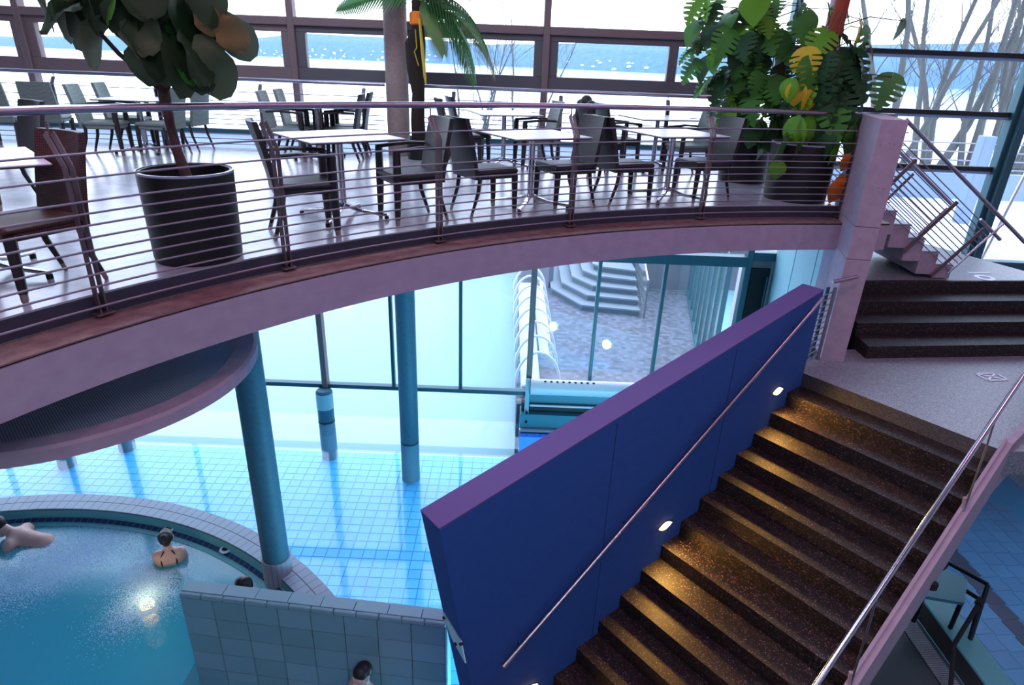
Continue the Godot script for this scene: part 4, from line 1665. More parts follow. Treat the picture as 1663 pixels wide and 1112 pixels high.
	s.tube([Vector3(0.42, -4.66, -11.7), Vector3(3.9, -4.66, -11.7)], 0.165, 28)
	part("tube", s, mats.white_plastic, c)
	for k in 9:
		s = Shape.new()
		s.lathe([Vector2(0.0, 0.004), Vector2(0.028, 0.0)], Transform3D(Basis(Vector3.RIGHT, 0.32), Vector3(0.72 + k * 0.125, -4.5015, -11.648)), 12)
		part("hole", s, mats.black_hole, c)
	s = Shape.new()
	s.bar(Vector3(0.36, -5.6, -11.62), Vector3(0.36, -4.48, -11.7), 0.09, 0.06, Vector3(0, 0, 1), 0.01)
	part("end_bracket", s, mats.wall_cyan, c)
	for y in [-5.2, -5.42]:
		s = Shape.new()
		s.tube([Vector3(0.36, y, -11.58), Vector3(0.36, y, -11.54)], 0.03, 10)
		part("bolt", s, mats.black_hole, c)
	s = Shape.new()
	s.box(Vector3(2.1, -4.94, -11.72), Vector3(3.4, 0.2, 0.04))
	part("apron", s, mats.teal_panel, c)
	s = Shape.new()
	s.bar(Vector3(0.42, -5.06, -11.62), Vector3(3.8, -5.06, -11.62), 0.04, 0.04, Vector3.UP, 0.008)
	part("guide_rail", s, mats.white_plastic, c)
	s = Shape.new()
	s.box(Vector3(2.2, -5.9, -11.74), Vector3(3.95, 1.3, 0.36))
	var lw := built("wall_pool_end", s, mats.teal_panel, "low teal end wall of the pool under the cover roller", "wall")
	s = Shape.new()
	s.box(Vector3(2.2, -5.15, -11.8), Vector3(3.9, 0.2, 0.2))
	part("recess", s, mats.frame_black, lw)
	s = Shape.new()
	s.box(Vector3(2.2, -5.6, -11.54), Vector3(3.95, 0.07, 0.14), Basis(), 0.02)
	part("edge_coping", s, mats.pale_tile, lw)
	for k in 22:
		s = Shape.new()
		s.box(Vector3(0.31 + k * 0.145, -5.7, -11.49), Vector3(0.135, 0.09, 0.03), Basis(), 0.004)
		part("mosaic_tile", s, mats.mosaic_blue, lw)
	s = Shape.new()
	s.box(Vector3(2.2, -6.18, -11.5), Vector3(3.95, 0.85, 0.03))
	part("tile_face", s, mats.pool_blue, lw)


func out_terrace() -> void:
	var s := Shape.new()
	s.level(PackedVector2Array([Vector2(7.6, GLASS_Z - 0.3), Vector2(7.6, -20.4), Vector2(30, -20.4), Vector2(30, GLASS_Z - 0.3)]), -2.2, -1.95)
	var d := built("floor_outdoor_deck", s, mats.snow, "snow covered boarded deck outside the right hand glazing", "deck")
	for k in 40:
		s = Shape.new()
		s.box(Vector3(17.0, -1.935, GLASS_Z - 0.55 - k * 0.2), Vector3(18.0, 0.03, 0.17), Basis(), 0.008)
		part("plank", s, mats.snow, d)
	s = Shape.new()
	s.box(Vector3(18.0, -1.55, -20.3), Vector3(21.0, 0.8, 0.3))
	built("wall_parapet", s, mats.post_blue, "pale blue parapet at the far edge of the outdoor deck", "wall")
	s = Shape.new()
	s.face([Vector3(7.0, -3.2, -20.4), Vector3(60, -3.2, -20.4), Vector3(60, -3.2, -58), Vector3(7.0, -3.2, -58)], Vector3.UP)
	built("ground_snow", s, mats.snow, "snowy ground under the bare trees", "ground")
	var r := thing("deck_railing", "thin horizontal railing along the outdoor deck before the trees", "railing")
	for y in [-0.25, -0.5, -0.75, -1.0]:
		s = Shape.new()
		s.tube([Vector3(8.0, y, -20.1), Vector3(28, y, -20.1)], 0.022, 6)
		part("rod", s, mats.rod, r)
	for k in 8:
		s = Shape.new()
		s.bar(Vector3(8.6 + k * 2.6, -1.2, -20.1), Vector3(8.6 + k * 2.6, -0.2, -20.1), 0.06, 0.06)
		part("post", s, mats.rod, r)
	for k in 2:
		s = Shape.new()
		s.box(Vector3([11.6, 14.6][k], -0.85, [-16.6, -16.9][k]), Vector3(0.3, 2.2, 0.3), Basis(), 0.02)
		solo("bollard_post", s, mats.post_blue, ["square pale blue post on the outdoor deck left of the corner post", "square pale blue post on the outdoor deck right of the corner post"][k], "post")
	r = thing("steel_stay", "slim slanted steel stay outside right of the corner post", "stay")
	s = Shape.new()
	s.tube([Vector3(9.6, -1.95, -12.8), Vector3(10.2, 1.2, -12.9)], 0.035, 8)
	part("tube", s, mats.steel, r)


func tree(at: Vector3, r: float, stems: int, seed_: int, label: String, tall: float) -> void:
	var o := thing("bare_tree", label, "tree", at, "bare trees outside the glass")
	var g := RandomNumberGenerator.new()
	g.seed = seed_
	var fine := Shape.new()
	var base := Shape.new()
	base.tube([Vector3(0, -0.3, 0), Vector3(0, 0.4, 0), Vector3(0, 1.0, 0)], [r * 1.5, r * 1.25, r * 1.0], 10)
	part("trunk", base, mats.bark, o)
	for k in stems:
		var a := TAU * k / stems + g.randf() * 0.6
		var lean := g.randf_range(0.05, 0.36)
		var d := Vector3(cos(a) * lean, 1.0, sin(a) * lean).normalized()
		var p := Vector3(cos(a) * r * 0.5, 0.6, sin(a) * r * 0.5)
		var path := [p]
		var rad := [r * g.randf_range(0.42, 0.6)]
		var n := 8
		for i in n:
			d = (d + Vector3(g.randf_range(-0.14, 0.14), 0.05, g.randf_range(-0.14, 0.14))).normalized()
			p += d * tall / n
			path.append(p)
			rad.append(rad[0] * (1.0 - 0.82 * (i + 1) / n))
			if i > 0:
				for b in 2:
					var q := (d + Vector3(g.randf_range(-1, 1), g.randf_range(-0.1, 0.5), g.randf_range(-1, 1)) * 0.8).normalized()
					twig(fine, g, p, q, min(rad[i + 1] * 0.3, 0.03), tall * g.randf_range(0.12, 0.24), 2)
		var s := Shape.new()
		s.tube(path, rad, 7)
		part("stem", s, mats.bark, o)
	var f := part("twigs", fine, mats.bark, o)
	f.set_meta("kind", "stuff")


func twig(s: Shape, g: RandomNumberGenerator, p: Vector3, d: Vector3, r: float, l: float, depth: int) -> void:
	var path := [p]
	var rad := [r]
	for i in 4:
		d = (d + Vector3(g.randf_range(-0.25, 0.25), g.randf_range(-0.02, 0.16), g.randf_range(-0.25, 0.25))).normalized()
		p += d * l / 4.0
		path.append(p)
		rad.append(max(0.006, r * (1.0 - 0.2 * (i + 1))))
		if depth > 0 and i > 0:
			var q := (d + Vector3(g.randf_range(-1, 1), g.randf_range(-0.3, 0.6), g.randf_range(-1, 1)) * 0.75).normalized()
			twig(s, g, p, q, rad[i + 1] * 0.6, l * 0.55, depth - 1)
	s.tube(path, rad, 4 if depth < 3 else 5, false)


func make_chair(arms: bool, wick: Material) -> Node3D:
	var o := Node3D.new()
	o.name = "dining_chair"
	var s := Shape.new()
	s.box(Vector3(0.01, 0.455, 0), Vector3(0.5, 0.055, 0.48), Basis(), 0.02)
	s.box(Vector3(0.01, 0.41, 0), Vector3(0.46, 0.05, 0.45), Basis(), 0.008)
	part("seat", s, wick, o)
	s = Shape.new()
	for side in [0.0, 1.0]:
		s.sheet(8, 6, func(u: float, v: float) -> Vector3:
			var y := lerpf(0.39, 0.985, u)
			var w := lerpf(0.47, 0.45, u) * (1.0 - 0.03 * pow(u, 8.0))
			var z := (v - 0.5) * w
			var x := -0.225 - 0.115 * pow(u, 1.3) - 0.035 * (1.0 - pow(2.0 * v - 1.0, 2.0)) * u
			return Vector3(x - 0.045 * side, y, z))
	for v in [0.0, 1.0]:
		s.sheet(8, 1, func(u: float, k: float) -> Vector3:
			var w := lerpf(0.47, 0.45, u) * (1.0 - 0.03 * pow(u, 8.0))
			return Vector3(-0.225 - 0.115 * pow(u, 1.3) - 0.045 * k, lerpf(0.39, 0.985, u), (v - 0.5) * w))
	for u in [0.0, 1.0]:
		s.sheet(6, 1, func(v: float, k: float) -> Vector3:
			var w: float = lerpf(0.47, 0.45, u) * (1.0 - 0.03 * u)
			return Vector3(-0.225 - 0.115 * u - 0.035 * (1.0 - pow(2.0 * v - 1.0, 2.0)) * u - 0.045 * k, lerpf(0.39, 0.985, u), (v - 0.5) * w))
	part("backrest", s, wick, o)
	for z in [-0.215, 0.215]:
		var l := Shape.new()
		var top := 0.7 if arms else 0.43
		l.tube([Vector3(0.225, top, z), Vector3(0.225, 0.4, z), Vector3(0.235, 0.06, z)], [0.038, 0.042, 0.03], 4)
		var leg := part("leg", l, mats.wood_dark, o)
		var tp := Shape.new()
		tp.tube([Vector3(0.235, 0.06, z), Vector3(0.237, 0.012, z), Vector3(0.237, 0.0, z)], [0.027, 0.025, 0.018], 4)
		part("leg_tip", tp, mats.tip, leg)
		l = Shape.new()
		l.tube([Vector3(-0.2, 0.42, z), Vector3(-0.225, 0.25, z), Vector3(-0.29, 0.06, z)], [0.026, 0.024, 0.018], 4)
		leg = part("leg", l, mats.wood_dark, o)
		tp = Shape.new()
		tp.tube([Vector3(-0.29, 0.06, z), Vector3(-0.305, 0.012, z), Vector3(-0.308, 0.0, z)], [0.019, 0.018, 0.013], 4)
		part("leg_tip", tp, mats.tip, leg)
		if arms:
			l = Shape.new()
			l.bar(Vector3(-0.27, 0.715, z), Vector3(-0.05, 0.725, z), 0.05, 0.03, Vector3.UP, 0.008)
			l.bar(Vector3(-0.06, 0.725, z), Vector3(0.255, 0.7, z), 0.055, 0.032, Vector3.UP, 0.01)
			part("arm", l, mats.wood_dark, o)
	return o


func make_table() -> Node3D:
	var o := Node3D.new()
	o.name = "cafe_table"
	var s := Shape.new()
	s.box(Vector3(0, 0.79, 0), Vector3(0.94, 0.012, 0.94), Basis(), 0.004)
	var tp := part("table_top", s, mats.table_white, o)
	s = Shape.new()
	s.box(Vector3(0, 0.779, 0), Vector3(0.93, 0.012, 0.93), Basis(), 0.004)
	part("edge_band", s, mats.table_edge, tp)
	s = Shape.new()
	s.tube([Vector3(0, 0.1, 0), Vector3(0, 0.77, 0)], 0.036, 16)
	s.box(Vector3(0, 0.766, 0), Vector3(0.32, 0.014, 0.32), Basis(), 0.004)
	part("column", s, mats.chrome, o)
	for k in 4:
		var a := PI / 4 + k * PI / 2
		var d := Vector3(cos(a), 0, sin(a))
		s = Shape.new()
		var p := [Vector3(0, 0.14, 0), d * 0.08 + Vector3(0, 0.105, 0), d * 0.2 + Vector3(0, 0.07, 0), d * 0.46 + Vector3(0, 0.042, 0)]
		for i in 3:
			s.bar(p[i], p[i + 1], 0.07 - 0.012 * i, 0.035 - 0.004 * i, Vector3.UP, 0.008)
		var arm := part("base_arm", s, mats.chrome, o)
		s = Shape.new()
		s.tube([d * 0.445 + Vector3(0, 0.03, 0), d * 0.445], 0.022, 10)
		part("glide", s, mats.rubber, arm)
	return o


func furniture() -> void:
	var tb := make_table()
	var tables := [
		[-1.76, -6.4, Vector2(0.77, -0.64), "white square cafe table nearest the tree planter by the curved railing"],
		[0.14, -7.28, Vector2(0.86, -0.5), "white square cafe table in the middle of the row along the curved railing"],
		[1.86, -8.06, Vector2(0.93, -0.37), "white square cafe table by the curved railing nearest the climbing plants"],
		[-3.7, -4.2, Vector2(0.72, -0.7), "white square cafe table cut off by the left edge of the view"],
		[-5.88, -10.3, Vector2(1.0, -0.04), "white square cafe table behind the tree trunk, by the far railing"],
		[-3.15, -10.35, Vector2(1.0, -0.1), "white square cafe table left of the round column, by the far railing"],
		[-0.25, -10.25, Vector2(0.96, -0.3), "white square cafe table just right of the palm trunk, by the far railing"],
		[2.15, -10.5, Vector2(0.96, -0.28), "white square cafe table near the black jacket, by the far railing"],
	]
	for t in tables:
		var o := tb.duplicate()
		o.name = numbered("cafe_table")
		add_child(o)
		o.position = Vector3(t[0], 0, t[1])
		o.rotation.y = atan2(-t[2].y, t[2].x)
		tag(o, t[3], "table", "white cafe tables on the terrace")
	tb.free()
	var plain := make_chair(false, mats.wicker_dark)
	var armed := make_chair(true, mats.wicker_dark)
	var brown := make_chair(false, mats.wicker_brown)
	var grey := make_chair(false, mats.wicker_lit)
	var grey_arm := make_chair(true, mats.wicker_lit)
	var list := [
		[brown, -3.19, -4.02, Vector2(-0.39, 0.92), "reddish brown wicker chair behind the leftmost railing post"],
		[plain, -5.1, -6.4, Vector2(-0.5, 0.85), "dark wicker chair at the left edge beyond the reddish one"],
		[armed, -1.92, -5.72, Vector2(0.9, -0.44), "dark wicker armchair right of the big tree planter, facing right"],
		[armed, -1.08, -6.41, Vector2(-0.83, 0.56), "dark wicker armchair facing left at the table nearest the planter"],
		[plain, -0.345, -6.89, Vector2(0.82, -0.57), "dark wicker chair facing right at the middle railing table"],
		[plain, 0.52, -7.39, Vector2(-0.86, 0.5), "dark wicker chair facing left at the middle railing table"],
		[plain, 1.26, -7.71, Vector2(0.92, -0.39), "dark wicker chair facing right at the table nearest the climbing plants"],
		[plain, 2.28, -8.1, Vector2(-0.92, 0.39), "dark wicker chair facing left at the table nearest the climbing plants"],
		[grey_arm, -6.24, -9.95, Vector2(0.97, -0.2), "grey backed chair left of the far table behind the tree, nearer the viewer"],
		[grey_arm, -6.3, -10.7, Vector2(0.97, -0.2), "grey backed chair left of the far table behind the tree, nearer the glass"],
		[grey, -5.5, -10.1, Vector2(-0.97, -0.1), "grey backed chair just right of the tree trunk at the far table"],
		[grey, -5.42, -10.72, Vector2(-0.97, -0.1), "grey backed chair right of the far table, its back turned to us"],
		[grey, -7.45, -10.5, Vector2(-0.3, -0.95), "greenish grey chair far left, second from the left edge"],
		[grey, -8.05, -10.3, Vector2(-0.3, -0.95), "greenish grey chair at the far left edge by the glass"],
		[grey_arm, -3.5, -10.05, Vector2(0.98, -0.1), "grey backed chair facing the table left of the column, first of two"],
		[grey_arm, -3.5, -10.75, Vector2(0.98, -0.1), "grey backed chair facing the table left of the column, second of two"],
		[armed, -2.78, -10.2, Vector2(-0.98, 0.1), "dark armchair seen side on just left of the round column"],
		[armed, -2.78, -10.78, Vector2(-0.98, 0.1), "dark armchair half hidden behind another left of the round column"],
		[plain, -0.88, -10.05, Vector2(0.95, -0.3), "dark slim chair seen edge on right of the palm, nearer the viewer"],
		[plain, -0.78, -10.65, Vector2(0.95, -0.3), "dark slim chair seen edge on right of the palm, nearer the glass"],
		[grey_arm, 0.22, -10.15, Vector2(-0.95, 0.3), "grey armchair leaning back left of the middle glass mullion"],
		[armed, 1.22, -9.75, Vector2(0.94, -0.33), "dark chair carrying the black jacket"],
		[armed, 1.55, -10.35, Vector2(0.94, -0.33), "dark armchair behind the jacket chair at the far right table"],
		[grey_arm, 2.5, -9.85, Vector2(-0.94, 0.33), "grey armchair facing left beside the climbing plants, by the far railing"],
	]
	for c in list:
		var o: Node3D = c[0].duplicate()
		o.name = numbered("dining_chair")
		add_child(o)
		o.position = Vector3(c[1], 0, c[2])
		o.rotation.y = atan2(-c[3].y, c[3].x)
		tag(o, c[4], "chair", "wicker chairs on the terrace")
	for p in [plain, armed, brown, grey, grey_arm]:
		p.free()
	# puffy jacket hung over a chair back
	var s := Shape.new()
	var q := Vector3(0.93, 0.0, -9.66)
	var d := Vector3(0.33, 0, 0.94)
	s.nets([[q + d * -0.17 + Vector3(0, 0.98, 0), q + d * -0.2 + Vector3(0, 0.6, 0), 0.075, 0.09], [q + Vector3(0, 1.03, 0), q + Vector3(0, 0.58, 0), 0.085, 0.09], [q + d * 0.17 + Vector3(0, 0.98, 0), q + d * 0.2 + Vector3(0, 0.62, 0), 0.075, 0.09]], 0.022, 0.06)
	solo("jacket", s, mats.jacket, "puffy black jacket hung over the back of a dark chair", "jacket")


func planter(called: String, at: Vector3, r: float, h: float, label: String) -> Node3D:
	var o := thing(called, label, "planter", at)
	var s := Shape.new()
	s.lathe([Vector2(0, 0.0), Vector2(r * 0.94, 0.0), Vector2(r * 0.955, 0.03), Vector2(r, h - 0.01), Vector2(r, h), Vector2(r - 0.03, h), Vector2(r - 0.035, h - 0.14)], Transform3D(), 48)
	part("pot", s, mats.planter, o)
	s = Shape.new()
	s.lathe([Vector2(r + 0.002, h - 0.012), Vector2(r + 0.004, h + 0.004), Vector2(r - 0.008, h + 0.006)], Transform3D(), 48)
	part("rim", s, mats.rim_highlight, o)  # highlight along the pot lip, drawn as a thin pale ring
	s = Shape.new()
	s.lathe([Vector2(r - 0.033, h - 0.12), Vector2(r * 0.5, h - 0.1), Vector2(0, h - 0.09)], Transform3D(), 32)
	part("soil", s, mats.soil, o)
	return o


func fiddle_leaf(droop: float, wave: float) -> ArrayMesh:
	var s := Shape.new()
	s.sheet(8, 6, func(u: float, v: float) -> Vector3:
		var w := 0.52 * (0.16 + 0.84 * pow(sin(PI * clampf(pow(u, 1.25) * 0.96 + 0.02, 0, 1)), 0.7)) * (1.0 - 0.16 * exp(-pow((u - 0.34) / 0.12, 2.0)))
		var k := v * 2.0 - 1.0
		var x := u
		var y := -droop * u * u + 0.1 * k * k * w + wave * 0.05 * sin(9.0 * u + 3.0 * k) * absf(k)
		return Vector3(x * (1.0 - 0.25 * droop * u), y, k * w * 0.72))
	return s.mesh()


func split_leaf(slits: int, bend: float) -> ArrayMesh:
	# heart shaped leaf along +x, slits cut between the side veins
	var half := []
	var n := 40
	for i in n + 1:
		var u := i / float(n)
		var x := lerpf(-0.16, 1.0, u)
		var w := 0.56 * pow(sin(PI * clampf(pow(u, 0.72), 0, 1)), 0.8)
		if slits > 0 and u > 0.16 and u < 0.9:
			var ph := fmod((u - 0.16) / 0.74 * slits, 1.0)
			if ph > 0.72:
				w *= 0.36
		half.append(Vector2(x + (0.10 * w if u > 0.1 else 0.0), w))
	var poly := PackedVector2Array()
	poly.append(Vector2(0.0, 0.0))
	for p in half:
		poly.append(p + Vector2(0, 0.004))
	for i in range(half.size() - 1, -1, -1):
		poly.append(Vector2(half[i].x, -half[i].y - 0.004))
	var idx := Geometry2D.triangulate_polygon(poly)
	var s := Shape.new()
	for i in range(0, idx.size(), 3):
		var q := []
		var m := []
		for k in 3:
			var p := poly[idx[i + k]]
			q.append(Vector3(p.x, 0.12 * absf(p.y) - bend * max(p.x, 0.0) * p.x - 0.25 * p.y * p.y, p.y))
			m.append(Vector3(bend * 2.0 * max(p.x, 0.0), 1.0, -0.12 * signf(p.y) + 0.5 * p.y).normalized())
		s.tri(q[0], q[1], q[2], m[0], m[1], m[2])
	return s.mesh()


func leaf_at(parent: Node3D, mesh: ArrayMesh, m: Material, at: Vector3, dir: Vector3, size: float, twist: float) -> void:
	var x := dir.normalized()
	var z := x.cross(Vector3.UP)
	if z.length() < 0.1:
		z = Vector3.FORWARD
	z = z.normalized().rotated(x, twist)
	part("leaf", mesh, m, parent, Transform3D(Basis(x, z.cross(x), z).scaled(Vector3.ONE * size), at))


func plants() -> void:
	ficus()
	palm()
	climbers()


func ficus() -> void:
	planter("planter", Vector3(-2.52, 0, -4.87), 0.337, 0.67, "big round black planter by the railing holding the fiddle leaf tree")
	var o := thing("fiddle_leaf_tree", "fiddle leaf fig tree with big drooping leaves in the near black planter", "tree", Vector3(-2.51, 0, -4.84))
	var s := Shape.new()
	s.tube([Vector3(0.02, 0.55, 0), Vector3(-0.03, 0.8, 0.0), Vector3(-0.05, 1.0, 0), Vector3(-0.055, 1.18, 0), Vector3(-0.05, 1.27, 0)], [0.042, 0.036, 0.033, 0.042, 0.036], 12)
	part("trunk", s, mats.trunk, o)
	var f := Vector3(-0.052, 1.22, 0)
	var limbs := [
		[f, Vector3(-0.16, 1.34, 0.05), Vector3(-0.28, 1.46, 0.08), Vector3(-0.42, 1.62, 0.06), Vector3(-0.5, 1.8, 0.04)],
		[f, Vector3(-0.09, 1.36, -0.02), Vector3(-0.14, 1.5, -0.04), Vector3(-0.19, 1.7, -0.05), Vector3(-0.2, 1.95, -0.06)],
		[f, Vector3(-0.04, 1.36, 0.03), Vector3(-0.02, 1.55, 0.04), Vector3(0.02, 1.75, 0.04), Vector3(0.06, 1.95, 0.02)],
		[f, Vector3(0.02, 1.3, 0.02), Vector3(0.1, 1.4, 0.03), Vector3(0.24, 1.52, 0.05), Vector3(0.4, 1.7, 0.06)],
	]
	for l in limbs:
		s = Shape.new()
		s.tube(l, [0.026, 0.018, 0.016, 0.014, 0.008], 8)
		part("branch", s, mats.trunk, o)
	var kinds := [fiddle_leaf(0.5, 1.0), fiddle_leaf(0.25, 1.6), fiddle_leaf(0.8, 0.7)]
	# [attach, pointing direction, size, twist, colour]
	var leaves := [
		[Vector3(-0.28, 1.72, 0.06), Vector3(-0.75, -0.55, 0.2), 0.36, 0.3, "ficus_grey"],
		[Vector3(-0.42, 1.78, 0.1), Vector3(-0.6, -0.25, 0.3), 0.34, -0.4, "ficus_dark"],
		[Vector3(-0.35, 1.85, 0.0), Vector3(-0.9, -0.2, 0.0), 0.36, 0.0, "ficus_dark"],
		[Vector3(-0.3, 1.9, 0.15), Vector3(-0.3, -0.6, 0.4), 0.3, 0.2, "ficus_dark"],
		[Vector3(-0.02, 1.8, 0.1), Vector3(0.0, -0.75, 0.5), 0.34, 0.1, "ficus_grey"],
		[Vector3(0.02, 1.86, 0.05), Vector3(0.35, -0.6, 0.4), 0.33, -0.2, "ficus_dark"],
		[Vector3(-0.06, 1.62, 0.1), Vector3(0.05, -0.7, 0.45), 0.32, 0.0, "ficus_dark"],
		[Vector3(-0.02, 1.6, 0.06), Vector3(0.3, -0.75, 0.3), 0.32, 0.3, "ficus_dark"],
		[Vector3(0.06, 1.62, 0.06), Vector3(0.6, -0.35, 0.35), 0.36, -0.1, "ficus_dark"],
		[Vector3(0.14, 1.6, 0.06), Vector3(0.6, -0.6, 0.35), 0.36, 0.3, "ficus_dark"],
		[Vector3(0.2, 1.62, 0.1), Vector3(0.55, -0.7, 0.3), 0.36, -0.3, "ficus_dark"],
		[Vector3(0.32, 1.6, 0.1), Vector3(0.35, -0.85, 0.3), 0.36, 0.5, "ficus_grey"],
		[Vector3(0.3, 1.78, 0.08), Vector3(0.55, -0.45, 0.5), 0.22, 0.9, "ficus_brown"],
		[Vector3(0.42, 1.72, 0.1), Vector3(0.65, -0.6, 0.2), 0.26, 1.2, "ficus_brown"],
		[Vector3(0.44, 1.74, 0.05), Vector3(0.6, -0.75, 0.1), 0.3, 1.1, "ficus_grey"],
		[Vector3(0.2, 1.76, 0.0), Vector3(0.5, -0.3, -0.3), 0.34, 0.0, "ficus_dark"],
		[Vector3(0.12, 1.5, 0.1), Vector3(0.55, -0.55, 0.2), 0.24, 0.2, "leaf_mid"],
		[Vector3(0.1, 1.86, 0.0), Vector3(0.6, -0.3, 0.3), 0.36, 0.2, "ficus_dark"],
		[Vector3(-0.16, 1.9, 0.1), Vector3(0.2, -0.65, 0.5), 0.34, 0.1, "ficus_dark"],
		[Vector3(-0.12, 1.7, 0.12), Vector3(-0.1, -0.95, 0.2), 0.26, 1.2, "ficus_grey"],
		[Vector3(-0.5, 1.86, 0.0), Vector3(-0.8, -0.5, 0.3), 0.3, 0.5, "ficus_dark"],
		[Vector3(-0.6, 1.95, 0.1), Vector3(-0.5, -0.7, 0.3), 0.34, -0.2, "ficus_dark"],
		[Vector3(0.0, 2.0, 0.1), Vector3(0.2, -0.5, 0.5), 0.36, 0.0, "ficus_dark"],
		[Vector3(-0.3, 2.05, 0.1), Vector3(0.1, -0.6, 0.5), 0.36, 0.2, "ficus_dark"],
		[Vector3(0.3, 2.0, 0.1), Vector3(0.5, -0.5, 0.3), 0.34, 0.3, "ficus_dark"],
	]
	var g := RandomNumberGenerator.new()
	g.seed = 19
	for k in 22:
		var c: Vector3 = [Vector3(-0.35, 1.85, 0.0), Vector3(0.0, 1.72, 0.02), Vector3(0.3, 1.7, 0.0), Vector3(0.1, 1.95, 0.0)][k % 4]
		var a := g.randf() * TAU
		leaves.append([c + Vector3(g.randf_range(-0.12, 0.12), g.randf_range(0.0, 0.25), g.randf_range(-0.1, 0.1)), Vector3(cos(a), g.randf_range(-0.9, -0.3), sin(a)), g.randf_range(0.28, 0.36), g.randf_range(-0.4, 0.4), "ficus_dark" if k % 5 else "leaf_mid"])
	for i in leaves.size():
		var l = leaves[i]
		leaf_at(o, kinds[i % 3], mats[l[4]], l[0], l[1], l[2] * 1.12, l[3])


func palm() -> void:
	var at := Vector3(-1.63, 0, -10.72)
	planter("planter", at, 0.2, 0.3, "dark pot of the palm behind the round column")
	var o := thing("palm", "palm with black fibrous trunk right of the round column, fronds hanging right", "palm", at)
	var s := Shape.new()
	s.tube([Vector3(0, 0.2, 0), Vector3(-0.02, 0.6, 0), Vector3(0, 1.0, 0), Vector3(-0.03, 1.35, 0), Vector3(-0.03, 1.7, 0), Vector3(0.02, 1.9, 0), Vector3(0.02, 2.5, 0)], [0.12, 0.11, 0.1, 0.14, 0.16, 0.1, 0.08], 14)
	part("trunk", s, mats.palm_trunk, o)
	s = Shape.new()
	s.lathe([Vector2(0.10, 0.0), Vector2(0.13, 0.02), Vector2(0.13, 0.16), Vector2(0.10, 0.19)], Transform3D(Basis(), Vector3(0.02, 1.96, 0.0)), 16)
	part("orange_band", s, mats.orange_leaf, o)
	s = Shape.new()
	s.tube([Vector3(0.06, 2.05, 0.12), Vector3(0.1, 1.6, 0.15), Vector3(0.13, 1.25, 0.15), Vector3(0.14, 1.14, 0.15)], [0.02, 0.028, 0.024, 0.012], 6)
	part("strap", s, mats.strap, o)
	s = Shape.new()
	s.tube([Vector3(0.0, 1.9, 0.16), Vector3(0.02, 1.65, 0.18), Vector3(-0.02, 1.6, 0.18), Vector3(0.04, 1.4, 0.17)], 0.008, 5)
	part("string", s, mats.strap, o)
	var fr := [
		[Vector3(0.9, 0.15, 0.3), 1.1, 1.15, "frond"], [Vector3(1.0, 0.3, 0.1), 1.35, 1.0, "frond_olive"], [Vector3(0.8, 0.4, 0.4), 1.25, 0.9, "frond"],
		[Vector3(0.55, 0.05, 0.5), 0.8, 1.1, "frond_pale"], [Vector3(1.0, 0.2, -0.2), 1.2, 1.2, "frond"], [Vector3(0.3, 0.6, 0.3), 1.0, 0.9, "frond"],
		[Vector3(-0.8, 0.5, 0.2), 1.0, 0.6, "frond"], [Vector3(-0.4, 0.7, -0.6), 1.0, 0.7, "frond"], [Vector3(0.9, 0.1, 0.5), 1.3, 1.0, "frond"],
	]
	for q in fr:
		var f := Shape.new()
		var p := Vector3(0.03, 2.3, 0.05)
		var d: Vector3 = q[0].normalized()
		var path := [p]
		var n := 30
		for i in n:
			d = (d + Vector3(0, -0.075 * q[2], 0)).normalized()
			p += d * q[1] * 1.25 / n
			path.append(p)
		var rad := []
		for i in n + 1:
			rad.append(lerpf(0.012, 0.003, i / float(n)))
		f.tube(path, rad, 5)
		for i in range(3, n + 1):
			for e in [-1.0, 1.0]:
				var dd: Vector3 = (path[i] - path[i - 1]).normalized()
				var side: Vector3 = dd.cross(Vector3.UP).normalized() * e
				var l: float = 0.4 * sin(PI * clampf(0.12 + 0.82 * i / n, 0, 1)) + 0.06
				var tip: Vector3 = path[i] + (side * 0.55 + dd * 0.5 + Vector3(0, -0.7, 0)).normalized() * l * 1.2
				var mid: Vector3 = path[i].lerp(tip, 0.5) + Vector3(0, 0.05 * l, 0) + side * 0.06 * l
				var w: Vector3 = dd * 0.017
				var nn: Vector3 = side.cross(dd).normalized()
				f.face([path[i] - w, path[i] + w, mid + w, mid - w], nn)
				f.face([mid - w, mid + w, tip], nn)
		part("frond", f, mats[q[3]], o)


